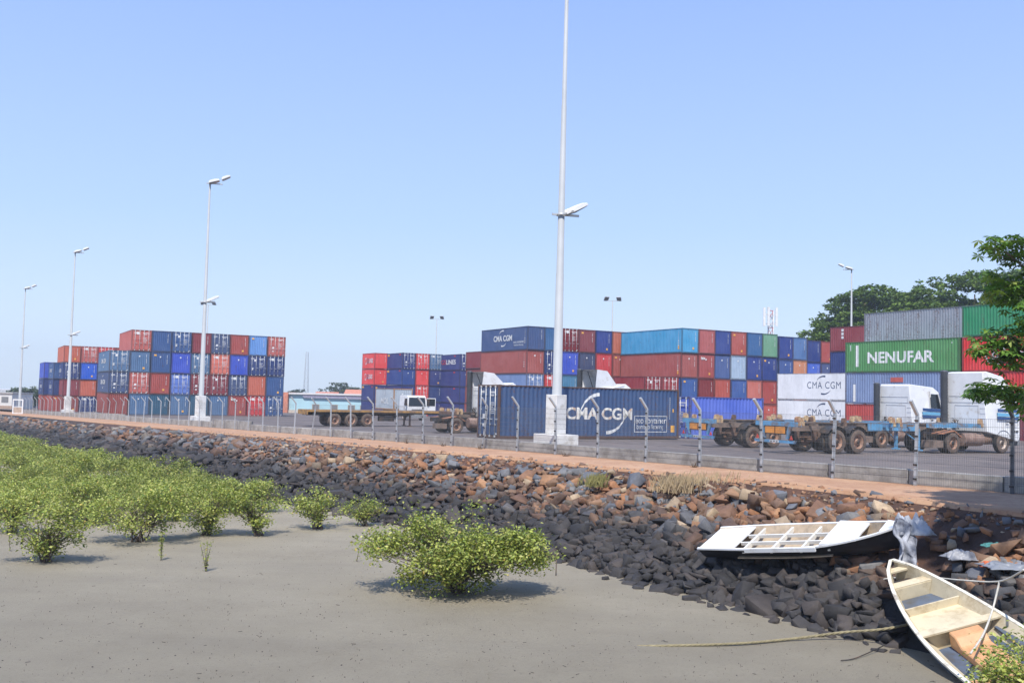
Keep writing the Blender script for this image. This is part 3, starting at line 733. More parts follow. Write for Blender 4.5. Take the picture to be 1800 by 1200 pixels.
# older stacks behind its left end
D2 = 152; x2 = corner(108.5, 700, D2); z2 = zyard(x2, D2)-.2; GB = 'containers behind the left stack'
stack(x2, D2, z2, [[(BRN, E_, 'brick'), (MAR, E_, 'maroon'), (NAV, D_, 'navy logo-sided', dict(f=side_cma)), (ORG, E_, 'orange-brown')],
 [(NAV, D_, 'navy', dict(f=side_cma)), (ORG, E_, 'orange'), ((26, 92, 206), E_, 'bright blue'), (SAL, D_, 'salmon')],
 [(STB, D_, 'grey-blue'), (BRK, E_, 'brick red'), (BLU, E_, 'mid blue'), (RED, D_, 'red')], [(TEA, D_, 'teal'), (RED, D_, 'red'), (BLU, E_, 'blue'), (BRK, E_, 'brown')]], 2.65, 12.19, 'far-left orange-topped stack', GB)
stack(corner(91.5, 700, 158), 158, zyard(-70, 158)-.2, [[(BRK, E_, 'brick red'), (NAV, E_, 'navy logo-sided', dict(f=side_cma)), (BLU, E_, 'blue logo-sided', dict(f=side_cma))]], 2.70, 12.19, 'pile second from far left', GB)
stack(corner(74.5, 700, 168), 168, zyard(-78, 168)-.2, [[(BRK, E_, 'brick red'), (NAV, E_, 'navy logo-sided', dict(f=side_cma)), (ROY, E_, 'plain blue')]], 2.85, 12.19, 'farthest left pile', GB)
# red and navy group in the gap
G = 'containers in the distant red and navy stack'; zg = zyard(-24, 168)-.35
GSR, GSN = (236, 68, 62), (48, 58, 122)
Dg = 168
stack(corner(658.5, 630, Dg), Dg, zg, [[(GSN, E_, 'navy'), (GSN, E_, 'dark navy', dict(f=navy_stick)), (GSR, E_, 'red white-lettered', dict(f=gs(True))), (GSR, E_, 'bright red white-lettered', dict(f=gs(True)))]], 2.79, 6.06, 'red and navy stack, left end', G)
stack(corner(707.5, 630, Dg-5), Dg-5, zg+.1, [[(GSN, E_, 'navy'), (GSN, E_, 'dusty navy'), ((38, 70, 140), E_, 'blue end navy', dict(f=navy_stick)), (GSN, D_, 'dark navy', dict(f=navy_stick))],
  [(GSR, E_, 'red'), (GSR, D_, 'scuffed red'), (GSR, E_, 'plain red'), (GSR, D_, 'bright red')], [(GSN, E_, 'navy'), (NAV, E_, 'dark navy'), (GSN, E_, 'blue-navy'), (STB, D_, 'steel blue')]], 2.75, 7.0, 'red and navy stack, middle', G)
Dn = 160
stack(corner(809, 630, Dn), Dn, zg+.1, [[(GSN, E_, 'navy, white-lettered', dict(f=gs(False))), (GSN, E_, 'navy', dict(f=navy_stick)), (GSN, E_, 'plain-sided navy', dict(f=navy_stick)), (GSN, D_, 'navy white-and-red lettered', dict(f=gsn))],
  [(BRK, E_, 'brick red'), (GSN, E_, 'navy'), (NAV, E_, 'dark blue'), ((226, 168, 84), E_, 'yellow')]], 2.72, 12.19, 'red and navy stack, right end', G)
stack(corner(852, 640, 136), 136, zyard(-8, 146)-.2, [[(BRK, E_, 'brick'), (BRN, E_, 'brown'), ((132, 60, 56), E_, 'rust brown'), (MAR, E_, 'white-marked maroon')]], 2.48, 6.06, 'small pile left of middle stack', G)
# middle stack
GM = 'containers in the middle stack'; D1 = 117; x1 = corner(927.5, 570, D1); z1 = CZ+8.50-4*2.9
SB = (96, 110, 150)
def side_marks(t, L, h): link('stencil_marks', mark_mesh('side', h), MARK, t)
stack(x1, D1, z1, [
 [(BRK, E_, 'brick'), ((118, 142, 186), D_, 'pale blue-sided'), ((168, 84, 74), E_, 'long brown', dict(f=side_marks)), ((62, 86, 132), E_, 'blue logo-sided', dict(f=side_cma_wide))],
 [(BLU, E_, 'blue'), (RED, D_, 'red'), (NAV, D_, 'dark navy'), ((56, 104, 152), E_, 'steel blue')],
 [(NAV, E_, 'navy'), ((70, 130, 165), E_, 'turquoise blue'), (ROY, E_, 'royal blue'), (DRD, D_, 'dark red')],
 [(BRK, E_, 'brick'), ((190, 60, 56), E_, 'light red'), ((66, 76, 108), E_, 'grey navy'), ((138, 64, 68), E_, 'dull maroon')],
 [(BLU, E_, 'blue'), (BRK, E_, 'brick red'), ((206, 58, 60), E_, 'bright red'), ((38, 62, 140), E_, 'deep blue')],
 [(BRK, E_, 'brown'), (BRN, E_, 'dark brown'), ((172, 84, 74), E_, 'brick'), ((194, 106, 78), E_, 'orange-brown')]], 2.9, 12.19, 'middle stack behind mast', GM)
# stack with the cyan container
GC = 'containers in the cyan-topped stack'; D3 = 112.4; x3 = corner(1199, 571.5, D3); z3 = CZ+8.36-4*2.9
def side_yl(t, L, h): side_marks(t, L, h); lettering(t, L, h, 'L', [(*rect(0, .22, 0, .5), L-.75, .4)], YEL, False, 'sticker')
stack(x3-A.x*.3, D3-A.y*.3-.0, z3, [[(BRK, E_, 'brown'), ((150, 44, 48), D_, 'red-doored')], [(BRN, E_, 'brown'), ((164, 56, 56), D_, 'bright red-doored')]], 2.9, 6.06, 'low pile beside cyan stack', GC, first=-2)
stack(x3, D3, z3, [
 [(BRK, E_, 'brick'), ((52, 92, 158), E_, 'blue'), ((166, 84, 76), E_, 'long brick brown', dict(f=side_yl)), (CYA, E_, 'cyan', dict(f=side_yl))],
 [(BRN, E_, 'brown'), (DRD, E_, 'dark red'), ((170, 76, 72), E_, 'red lettered', dict(f=end_tex)), ((180, 92, 88), E_, 'faded red')],
 [(BLU, E_, 'blue'), ((188, 86, 70), E_, 'orange-red'), ((72, 96, 150), E_, 'greyish blue'), ((40, 66, 140), E_, 'deep navy')],
 [(NAV, E_, 'navy'), ((60, 96, 164), E_, 'mid blue'), (PAL_, E_, 'pale grey-blue'), ((180, 84, 72), E_, 'brick red')],
 [(BRK, E_, 'brick'), ((204, 112, 96), E_, 'salmon'), ((38, 64, 142), E_, 'navy'), ((56, 104, 156), E_, 'steel blue')],
 [((198, 92, 78), E_, 'coral'), ((176, 70, 60), E_, 'brick'), ((34, 60, 134), E_, 'dark navy'), (SGE, E_, 'sage green')]], 2.9, 12.19, 'cyan-topped stack', GC)
D_6 = 121; stack(corner(1369, 592, D_6), D_6, CZ+8.25-11.6, [[(BRK, E_, 'brick'), (NAV, E_, 'navy'), ((60, 90, 154), E_, 'blue'), ((36, 62, 140), E_, 'royal navy')],
 [(BLU, E_, 'blue'), (BRK, E_, 'brown'), (TAN, E_, 'tan orange'), ((84, 122, 174), E_, 'light steel blue')]], 2.9, 12.19, 'right of sage green column', GC)
D_7 = 126; stack(corner(1419, 598, D_7), D_7, CZ+8.15-11.6, [[(NAV, E_, 'navy'), (NAV, E_, 'dark blue'), ((62, 102, 206), E_, 'vivid blue'), ((38, 62, 132), E_, 'navy blue')],
 [(BRK, E_, 'brick'), (BRK, E_, 'brown'), ((70, 86, 136), E_, 'slate'), ((176, 78, 72), E_, 'dull red')]], 2.9, 12.19, 'left of long maroon one', GC)
# long-sided containers on the right
GR = 'long containers seen from the side at the right'
def one(x, y, z, L, h, rgb, near, lab, fn=None, rust=.5, **k):
    t = container(x, y, z, TH, L, h-.012, rgb, near, lab, GR, v=random.randint(0, 9), rust=rust, **k)
    if fn: fn(t, L, h)
    return t
Dm = 113.7-B.y*12.19; xm = corner(1459, 600, 113.7)-B.x*12.19; zm = CZ+8.9-4*2.9
for i, (c, lab) in enumerate(((BRK, 'plain brown container at ground level, hidden low behind the white ones, rightmost pile'), (NAV, 'navy container in the second tier behind the white ones'), ((40, 62, 124), 'dark blue ribbed container directly under the maroon one'), ((146, 58, 62), 'maroon ribbed container side with white characters, left of the grey one'))):
    def fm(t, L, h, i=i):
        if i == 3:
            for k in range(3): lettering(t, L, h, 'L', [(*rect(0, .34, 0, .30), 1.7, h*.80-.42*k)], MARK, False, 'stencil_marks')
    one(xm, Dm, zm+2.9*i, 12.19, 2.9, c, E_, lab, fm)
Dk = 81.1; xk = corner(1686.5, 590, Dk); zk = CZ+8.7-4*2.9; GAP = .25
def nen(t, L, h):
    lettering(t, L, h, 'L', [(*text_shape('NENUFAR', 7.1, 1.05, .03), L*.505, h*.47)], MARK); lettering(t, L, h, 'L', [(*rect(0, .32, 0, 2.0), 1.25, .55), (*rect(0, .14, 0, .55), .55, h-.85)], MARK, name='stencil_marks')
    for k in range(9): lettering(t, L, h, 'L', [(*rect(0, .07, 0, .13), L-.75, h-.5-.2*k)], MARK, False, 'stencil_marks') if k % 9 == 0 else None
def boxb(t, L, h):
    lettering(t, L, h, 'L', [(*ring(0, 0, .85, .10), 8.2, h*.50), (*text_shape('B', .62, .95, .05), 8.2, h*.50)], MARK)
def bol(t, L, h):
    u = 1.0
    lettering(t, L, h, 'L', [(*ring(0, 0, .92, .13), 3.0, h*.50), (*text_shape('B', .6, .85, .05), 3.0, h*.50), (*text_shape('BOLUDA', 3.9, .62, .03), 6.4, h*.60), (*text_shape('LINES', 2.4, .34, .01), 5.65, h*.36)], MARK)
def bol2(t, L, h):
    lettering(t, L, h, 'L', [(*text_shape('BOLUDA', 4.2, .8, .03), 4.6, h*.45)], MARK)
def plate(t, L, h):
    lettering(t, L, h, 'L', [(*rect(0, 1.35, 0, .42), 5.2, 2.02)], plain('red_plate', (.55, .12, .09, 1), .5), False, 'sign_plate'); lettering(t, L, h, 'L', [(*rect(0, .30, 0, 1.6), .95, .2), (*rect(0, .34, 0, 2.3), 11.0, .3)], MARK, name='stencil_marks')
one(xk, Dk, zk, 12.19, 2.9, (196, 72, 62), E_, 'red ribbed container with a circled white letter, at ground level behind the truck', boxb)
one(xk, Dk, zk+2.9, 12.19, 2.9, (128, 148, 186), E_, 'pale blue streaky container under the green lettered one', plate, 1.0)
one(xk, Dk, zk+5.8, 12.19, 2.9, (84, 150, 84), E_, 'mid green container with big white lettering along its side', nen, .9)
xg2, yg2 = xk+A.x*2.55, Dk+A.y*2.55
for i, c in enumerate((BRK, NAV, BLU)): one(xg2, yg2, zk+2.9*i, 12.19, 2.9, c, E_, ('brick', 'navy', 'blue')[i]+' container standing behind the green lettered one, supporting the grey one, tier %s' % ('one', 'two', 'three')[i])
one(xg2, yg2, zk+8.7, 12.19, 2.9, (150, 154, 166), E_, 'grey streaky ribbed container on top, right of the maroon one', None, 1.2)
xr, yr = xk-B.x*(12.19+GAP), Dk-B.y*(12.19+GAP)
one(xr, yr, zk-.05, 12.19, 2.9, (128, 44, 56), E_, 'maroon container at ground level behind the right truck cab', side_marks)
one(xr, yr, zk+2.85, 12.19, 2.9, (214, 50, 46), E_, 'red container partly behind the white truck roof, second tier at the right edge', bol2)
one(xr, yr, zk+5.75, 12.19, 2.9, (226, 44, 40), E_, 'bright red container with a round white logo, under the dark green one', bol)
one(xr, yr, zk+8.68, 12.19, 2.59, (36, 142, 92), E_, 'emerald green ribbed container on top at the right edge', None)
WHT = (255, 255, 254)
def cmaw(t, L, h): cma(t, L, h, 'L', 6.75, h*.56, 4.6, .72, NAVY, True, False)
Dw = 97.4; xw = corner(1366, 700, 108)-(-B.x*-1)*0+(-B.x)*12.19; yw = 108-B.y*12.19; zw = CZ+3.15-2*2.9
one(xw, yw, zw, 12.19, 2.9, WHT, E_, 'lower white smooth refrigerated container half in shade', cmaw, .05, smooth_side=True)
one(xw, yw, zw+2.9, 12.19, 2.9, WHT, E_, 'upper white smooth refrigerated container with dark lettering', cmaw, .05, smooth_side=True)

# the big blue container on the ground behind the fence
xf = corner(877, 675, 51.7); zf = CZ-2.32
F = container(xf-A.x*0-(A.x*0), 51.7, zf, TH-PI/2, 12.19, 2.896, (56, 84, 126), 'D', 'large blue ribbed container standing on the yard behind the fence, rusty white lettering', 'large containers near the fence', marks=True, v=2, rust=.9, framem=paint((96, 70, 58), rust=1.2))
off = Matrix.Rotation(TH-PI/2, 4, 'Z') @ Vector((CW, 0, 0)); F.location = (xf-off.x, 51.7-off.y, zf)
mr, tt, bs = nm('rust_streaked_white'); v_ = coords(tt, 'Object', (1, 1, .35), False)
o_ = mixc(tt, ramp(tt, noi(tt, v_, 3.2, 6, .7), .5, .68), (.74, .72, .66, 1), (.42, .20, .08, 1)); tt.links.new(o_, bs.inputs['Base Color']); bs.inputs['Roughness'].default_value = .7
h = 2.896
lettering(F, 12.19, h, 'R', [(*text_shape('CMA CGM', 4.55, .68, .03), 6.55, 1.42)], mr)
lettering(F, 12.19, h, 'R', [(*crescent(0, 0, 1.35, 170, 92, .21), 6.55, 1.15), (*crescent(0, 0, 1.35, -15, -90, .21), 7.0, 1.70)], MARK, True, 'logo_arc')
lettering(F, 12.19, h, 'R', [(*text_shape('eco container', 2.2, .33, .002), 10.15, 1.06), (*text_shape('bamboo flooring', 1.9, .36, -.004), 10.1, .66)], MARK)
b0, b1, c0, c1 = 8.95, 11.35, .38, 1.33
lettering(F, 12.19, h, 'R', [(*rect(b0, b1, c0, c0+.035), 0, 0), (*rect(b0, b1, c1-.035, c1), 0, 0), (*rect(b0, b0+.035, c0+.035, c1-.035), 0, 0), (*rect(b1-.035, b1, c0+.035, c1-.035), 0, 0)], MARK, True, 'logo_border')
lettering(F, 12.19, h, 'R', [(*rect(11.5, 11.56, h-.55-.12*k, h-.47-.12*k), 0, 0) for k in range(11)], MARK, True, 'stencil_marks')
lettering(F, 12.19, h, 'R', [(*rect(11.62, 11.9, .38, .78), 0, 0), (*rect(11.72, 11.82, 1.55, 1.75), 0, 0)], YEL, True, 'sticker')
xq = corner(1213, 694, 59.5)
F2 = container(0, 0, zyard(xq, 61)-.02, TH-PI/2, 6.06, 2.65, (86, 112, 208), 'D', 'bright periwinkle blue short container behind the chassis trailers', 'large containers near the fence', v=1, rust=.3)
off = Matrix.Rotation(TH-PI/2, 4, 'Z') @ Vector((CW, 0, 0)); F2.location.x, F2.location.y = xq-off.x, 59.5-off.y
lettering(F2, 6.06, 2.65, 'R', [(*rect(5.55, 5.60, 2.0-.12*k, 2.08-.12*k), 0, 0) for k in range(10)], MARK, True, 'stencil_marks')

# ------------------------------------------------------------------ wheels, chassis trailers, tractors
def tyre_mesh(R=.525, w=.27):
    def f():
        mb = MB(); h = w/2
        mb.lathe([(-h, R*.60), (-h-.004, R*.80), (-h+.03, R*.965), (-h+.07, R), (-.03, R), (-.02, R-.015), (.02, R-.015), (.03, R), (h-.07, R), (h-.03, R*.965), (h+.004, R*.80), (h, R*.60), (-h, R*.60)], 'y', 28)
        return mb.mesh('tyre')
    return cm(('ty', R, w), f)
def rim_mesh(R=.525, w=.27):
    def f():
        mb = MB(); r = R*.61
        mb.lathe([(-w/2+.015, r), (-w/2+.02, r*.93), (-w/2+.13, r*.80), (-w/2+.15, r*.42), (-w/2+.05, r*.36), (-w/2+.04, .001)], 'y', 20)
        mb.lathe([(w/2-.02, r), (w/2-.05, r*.8), (w/2-.05, .001)], 'y', 20)
        return mb.mesh('rim')
    return cm(('ri', R, w), f)
def nut_mesh(R=.525, w=.27):
    def f():
        mb = MB()
        for k in range(10):
            a = 2*PI*k/10; mb.box(.205*math.cos(a)-.017, .205*math.cos(a)+.017, -w/2+.095, -w/2+.13, .205*math.sin(a)-.017, .205*math.sin(a)+.017)
        return mb.mesh('wheel_nuts')
    return cm(('nu', R, w), f)
def wheel(parent, x, y, R=.525, w=.27, tm=None, rm=None, flip=False):
    o = link('wheel', cm(('hub', R), lambda: MB().lathe([(-.10, .001), (-.10, .1), (.1, .1), (.1, .001)], 'y', 10).mesh('hub')), DARKM, parent, (x, y, R))
    if flip: o.rotation_euler = (0, 0, PI)
    link('tyre', tyre_mesh(R, w), tm or RUBBER, o); link('sidewall', cm(('sw', R, w), lambda: MB().lathe([(-w/2-.006, R*.62), (-w/2-.012, R*.80), (-w/2+.016, R*.955)], 'y', 28).mesh('sidewall')), DUSTYR, o); link('rim', rim_mesh(R, w), rm or RIM, o); link('wheel_nuts', nut_mesh(R, w), RUSTY, o)
    return o
def axle(parent, x, R=.525, dual=True, tw=None, tm=None, rm=None):
    MB().tube([(x, -.9, R), (x, .9, R)], .07, 8).build('axle', RUSTY, parent)
    for sg in (-1, 1):
        wheel(parent, x, sg*1.07, R, .27, tm, rm, sg > 0)
        if dual: wheel(parent, x, sg*.75, R, .27, tm, rm, sg > 0)
def ear(parent, x, y, sg, mat=None, big=1.0, z=1.36):
    """folding twist-lock guide: a sloping cheek on a block"""
    mb = MB(); b = big*.85
    mb.prism([(-.17*b, 0), (.17*b, 0), (.15*b, .17), (.05*b, .27*b), (-.12*b, .27*b), (-.17*b, .10)], 'x', -.05, .05)
    mb.box(-.14*b, .14*b, -.10, .05, -.17, .02)
    for v in range(len(mb.v)): pass
    o = mb.build('twistlock_guide', mat or CREAM, parent, (x, y, z), 0 if sg < 0 else PI); o.rotation_euler = (0, 0, (PI/2) if sg < 0 else -PI/2); return o
def chassis(x, y, label, plate=True, axles=(2.45, 3.75), beam=CHDUST, cross=CHBLUE, deck=1.38, L=12.3, legs=True):
    ox, oy = x+B.x*1.22, y+B.y*1.22
    t = empty('container_chassis_trailer', (ox, oy, zyard(ox, oy)), TH); tag(t, label, 'trailer', 'container chassis trailers near the fence')
    for sg in (-1, 1):
        b = MB(); b.prism([(.1, .98), (8.6, .98), (9.3, 1.14), (L, 1.14), (L, 1.30), (.1, 1.30)], 'y', sg*.5-.012, sg*.5+.012)
        for z0, z1 in ((1.30, 1.325),): b.box(.1, L, sg*.5-.075, sg*.5+.075, z0, z1)
        b.box(.1, 8.6, sg*.5-.075, sg*.5+.075, .955, .98); b.build('main_beam', beam, t)
        s_ = MB(); s_.prism([(5.0, .98), (8.2, .98), (8.2, 1.31), (5.0, 1.31)], 'y', sg*.62-.02, sg*.62+.02); s_.prism([(8.4, 1.16), (L-.3, 1.16), (L-.3, 1.33), (8.4, 1.33)], 'y', sg*1.05-.03, sg*1.05+.03); s_.build('side_plate', cross, t)
    for xx, wd in ((.16, .30), (6.0, .16), (6.38, .16), (L-.16, .26)):
        MB().box(xx-wd/2, xx+wd/2, -1.21, 1.21, 1.15 if xx < L-1 else 1.16, 1.345).build('bolster', cross, t)
    for xx in (1.5, 3.1, 4.4, 7.6, 9.1, 10.4):
        b = MB(); b.box(xx-.05, xx+.05, -.95, .95, 1.18, 1.27); b.build('cross_member', beam, t)
    for xx in (.16, 5.98, 6.42, L-.16):
        for sg in (-1, 1):
            ear(t, xx, sg*1.13, sg, z=1.36)
    for xx in (.55, 3.1): 
        for sg in (-1, 1): ear(t, xx, sg*.95, sg, RUSTY if xx > 1 else CREAM, .8, 1.36)
    for sg in (-1, 1):                       # spring hangers and fenders
        b = MB(); 
        for xx in [axles[0]-.68]+[(p+q)/2 for p, q in zip(axles, axles[1:])]+[axles[-1]+.68]: b.prism([(xx-.14, 1.0), (xx+.14, 1.0), (xx+.05, .55), (xx-.05, .55)], 'y', sg*.5-.06, sg*.5+.06)
        for xx in axles: b.box(xx-.55, xx+.55, sg*.5-.04, sg*.5+.04, .62, .68)
        b.build('suspension', RUSTY, t)
        n = 7
        for xx in axles:
            b = MB()
            pts = [(xx+.66*math.cos(a), .53+.66*math.sin(a)) for a in [PI*(.18+.64*i/n) for i in range(n+1)]]
            for (a0, a1), (c0, c1) in zip(pts, pts[1:]): b.add([(a0, sg*.62, a1), (c0, sg*.62, c1), (c0, sg*1.2, c1), (a0, sg*1.2, a1)], [(0, 1, 2, 3)])
            if len(axles) == 2: b.build('mudguard', DARKM, t)
    for xx in axles: axle(t, xx)
    if legs:
        for sg in (-1, 1):
            b = MB(); b.box(8.3, 8.42, sg*.62-.06, sg*.62+.06, .12, 1.1); b.box(8.2, 8.52, sg*.62-.13, sg*.62+.13, 0.06, .12); b.build('landing_leg', cross, t)
        b = MB(); b.tube([(8.36, .62, .45), (7.5, .45, 1.0)], .03, 6); b.tube([(8.36, -.62, .45), (7.5, -.45, 1.0)], .03, 6); b.build('leg_brace', cross, t)
    # rear end: lamps, bumper bar, plate
    b = MB(); b.box(-.01, .03, -.62, .62, .80, 1.16); b.build('rear_plate', DARKM, t)
    for sg in (-1, 1):
        MB().box(-.035, -.012, sg*.31-.27, sg*.31+.27, .84, 1.12).build('reflector_panel', ORANGEP, t)
        b = MB(); b.prism([(sg*.72, 1.16), (sg*.95, 1.16), (sg*.70, .62), (sg*.60, .62)] if sg > 0 else [(sg*.60, .62), (sg*.70, .62), (sg*.95, 1.16), (sg*.72, 1.16)], 'x', .0, .08); b.build('bumper_bracket', cross, t)
        MB().prism([(sg*1.0-.09, .60), (sg*1.0+.09, .60), (sg*1.0, .77)], 'x', -.085, -.065).build('reflector', REDP, t)
    MB().prism([(-1.22, .56), (1.22, .56), (1.16, .44), (-1.16, .44)][::-1], 'x', -.06, .03).build('bumper', cross, t)
    if plate:
        MB().box(-.075, -.062, -.26, .26, .45, .55).build('number_plate', MARK, t)
        b = MB()
        for k in range(8):
            if k in (2, 5): continue
            b.box(-.08, -.0755, -.21+.055*k, -.175+.055*k, .475, .525)
        b.build('plate_marks', DARKM, t)
    return t
def at_corner(px, py, D): return corner(px, py, D), D
xa, ya = at_corner(1400, 745, 40.6)
chassis(xa, ya, 'blue and rusty skeletal chassis trailer nearest the fence, orange panels and light blue rear bumper')
xb, yb = at_corner(1257, 745, 45.6)
chassis(xb, yb, 'rusty skeletal chassis trailer in front of the short blue container, left of the other')

def ribbed_hose(parent, x, y, z0, z1, r=.13):
    pr = []; n = int((z1-z0)/.07)
    for i in range(n+1):
        z = z0+(z1-z0)*i/n; pr += [(z, r*.76), (z+.035, r)]
    MB().lathe([(z0, .001)]+pr+[(z1+.1, r*.7), (z1+.12, .001)], 'z', 12, (x, y, 0)).build('air_intake', plain('black_plastic', (.07, .075, .085, 1), .5, 0, .2), parent)
SKYB = plain('sky_blue_stripe', (.16, .42, .62, 1), .4, 0, .1); NVB = plain('navy_stripe', (.03, .08, .22, 1), .4, 0, .1)
def tractor(x, y, z, label, roof=3.55, spoiler=0, stripes=True, wb=3.7, rz=None, tankm=None, cab_only=False, door_open=False, group='white tractor units in the yard'):
    """origin under the rear axle, forward = +x"""
    t = empty('tractor_unit', (x, y, z), TH if rz is None else rz); tag(t, label, 'truck', group)
    for sg in (-1, 1): MB().box(-1.1, wb+1.2, sg*.42-.04, sg*.42+.04, .72, .98).build('frame_rail', DARKM, t)
    b = MB()
    for xx in (-1.0, -.3, .6, 1.6): b.box(xx-.05, xx+.05, -.4, .4, .74, .94)
    b.box(-.5, .5, -.5, .5, 1.0, 1.16); b.build('fifth_wheel', DARKM, t)
    axle(t, 0, .5, True, rm=RIM); axle(t, wb, .5, False, rm=plain('dusty_alloy', (.5, .4, .32, 1), .5, .3, .2, 5))
    if not cab_only:
        b = MB()
        for i in range(11): b.lathe([(.95+i*.13, .31), (.95+i*.13+.055, .325), (.95+i*.13+.11, .325), (.95+(i+1)*.13, .31)], 'x', 18, (0, -.86, .66))
        b.lathe([(.94, .001), (.95, .31)], 'x', 18, (0, -.86, .66)); b.lathe([(.95+11*.13, .31), (.96+11*.13, .001)], 'x', 18, (0, -.86, .66)); b.build('fuel_tank', plain('dusty_tank', (.34, .23, .18, 1), .7, .1, .3, 4, (.2, .12, .09, 1), .7), t)
        b = MB(); b.lathe([(2.45, .001), (2.45, .2), (2.95, .2), (2.95, .001)], 'x', 12, (0, -.95, .62)); b.build('silencer', RUSTY, t)
        b = MB(); b.box(1.2, 1.9, .55, 1.15, .4, .95); b.build('battery_box', DARKM, t)
        b = MB(); b.prism([(-.78, .95), (.1, 1.10), (.62, .80), (.58, .76), (.08, 1.05), (-.78, .91)], 'y', -1.2, -.6); b.prism([(-.78, .95), (.1, 1.10), (.62, .80), (.58, .76), (.08, 1.05), (-.78, .91)], 'y', .6, 1.2); b.build('mudguard', plain('orange_dust_guard', (.42, .18, .09, 1), .8, 0, .3, 4, (.12, .08, .06, 1), .7), t)
        b = MB(); b.box(-1.35, -.66, -1.15, -.5, .30, .62); b.build('mud_flap', CHDUST, t)
        ribbed_hose(t, wb-1.50, .95, 1.25, roof-.05, .2)
        b = MB(); 
        for k in range(9):
            pts = [(wb-1.42+random.uniform(-.1, .12), .35+random.uniform(-.2, .25), 1.1+random.uniform(0, .55)) for _ in range(4)]; b.tube(pts, .018, 4)
        b.build('air_hoses', DARKM, t)
    x0, x1 = wb-1.22, wb+1.25                # cab back and front
    prof_ = [(x0, 1.02), (x1-.1, .55), (x1+.06, .75), (x1+.07, 1.95), (x1-.0, 2.12), (x1-.20, 3.02), (x1-.5, min(3.3, roof-.12)), (x0+.05, roof-.02) if spoiler != 1 else (x0+.9, 3.05), (x0, roof-.10 if spoiler != 1 else 3.0)]
    if spoiler == 2: prof_[6:] = [(x1-.35, 3.25), (x1-.9, roof-.22), (x0+.3, roof), (x0, roof-.04)]
    F0, F1 = (x1, 2.12), (x1-.20, 3.02)
    if roof < 3.2: F0, F1 = (x1+.05, 1.62), (x1-.10, roof-.15); prof_[3:] = [F0, F1, (x1-.35, roof), (x0, roof)]
    n = len(prof_); b = MB(); vs = []
    for sg in (-1, 1):
        for (px, pz_) in prof_:
            yy = 1.22-(.34*smooth(x0+.9, x0, px))*0-(.10*smooth(1.7, 2.9, pz_) if pz_ > 1.7 else 0)-(.16 if pz_ > 3.1 else 0); vs.append((px, sg*yy, pz_))
    fs = [tuple(range(n))[::-1], tuple(range(n, 2*n))]+[(i, (i+1) % n, n+(i+1) % n, n+i) for i in range(n)]
    b.add(vs, fs); b.build('cab', WHITE, t, bevel=.03)
    for sg in (-1, 1):
        dz = .42 if roof > 3.2 else .05; w_ = [(x1-.95, 1.78+dz), (x1-.16, 1.72+dz), (x1-.33, 2.50+dz), (x1-.92, 2.52+dz)]
        mb = MB(); ya_, yb_ = sg*1.215, sg*1.14
        mb.add([(p[0], (1.232-(.10*smooth(1.7, 2.9, p[1])))*sg, p[1]) for p in w_], [(0, 1, 2, 3)] if sg < 0 else [(3, 2, 1, 0)]); mb.build('side_window', glass_dark(), t)
        mb = MB(); 
        for (a_, c_) in (((x1-1.03, 1.35), (x1-1.03, 2.66+dz)), ((x1-.1, 1.35), (x1-.26, 2.6+dz)), ((x1-1.03, 1.35), (x1-.12, 1.35))): mb.tube([(a_[0], sg*1.225, a_[1]), (c_[0], sg*(1.225-.09*smooth(1.7, 2.9, c_[1])), c_[1])], .008, 4)
        mb.box(x1-.98, x1-.82, sg*1.232-.012, sg*1.232+.012, 1.50, 1.54); mb.build('door_seam', DARKM, t)
        if stripes:
            for k, (z0, z1, mt) in enumerate(((1.99, 2.16, NVB), (1.79, 1.965, SKYB), (1.62, 1.765, NVB))):
                MB().add([(x1-1.7+.0*k, sg*1.227, z0), (x1-.02, sg*1.227, z0-.02), (x1-.02, sg*1.227, z1-.05), (x1-1.7, sg*1.227, z1)], [(0, 1, 2, 3)] if sg < 0 else [(3, 2, 1, 0)]).build('stripe', mt, t)
        b = MB(); b.box(x1-.02, x1+.10, sg*1.42-.10, sg*1.42+.10, 1.75+dz, 2.55+dz); b.tube([(x1-.2, sg*1.16, 2.5+dz), (x1+.04, sg*1.42, 2.5+dz)], .02, 5); b.tube([(x1-.1, sg*1.2, 1.8+dz), (x1+.04, sg*1.42, 1.8+dz)], .02, 5); b.build('mirror', DARKM, t)
        b = MB(); nn = 8; pts = [(wb+.62*math.cos(a), .5+.62*math.sin(a)) for a in [PI*i/nn for i in range(nn+1)]]
        for (a0, a1), (c0, c1) in zip(pts, pts[1:]): b.add([(a0, sg*.95, a1), (c0, sg*.95, c1), (c0, sg*1.235, c1), (a0, sg*1.235, a1)], [(0, 1, 2, 3)])
        b.build('wheel_arch', DARKM, t)
        b = MB(); b.box(x1-.28, x1-.1, sg*1.233-.01, sg*1.233+.01, 1.02, 1.10); b.box(x1-.5, x1-.34, sg*1.233-.01, sg*1.233+.01, 1.02, 1.10); b.build('side_vent', DARKM, t)
    wx = lambda q, e: F0[0]+(F1[0]-F0[0])*q+e
    wz = lambda q: F0[1]+(F1[1]-F0[1])*q
    MB().add([(wx(.06, .015), -1.08, wz(.06)), (wx(.06, .015), 1.08, wz(.06)), (wx(.93, .015), 1.0, wz(.93)), (wx(.93, .015), -1.0, wz(.93))], [(0, 1, 2, 3)]).build('windscreen', glass_dark(), t)
    b = MB(); b.box(x1-.05, x1+.14, -1.15, 1.15, .35, .72); b.build('bumper', plain('grey_bumper', (.25, .25, .25, 1), .6), t)
    b = MB()
    for k in range(4): b.box(x1+.06, x1+.085, -.7, .7, .82+.15*k, .90+.15*k)
    b.build('grille', DARKM, t)
    # pressed panel lines on the cab back
    b = MB()
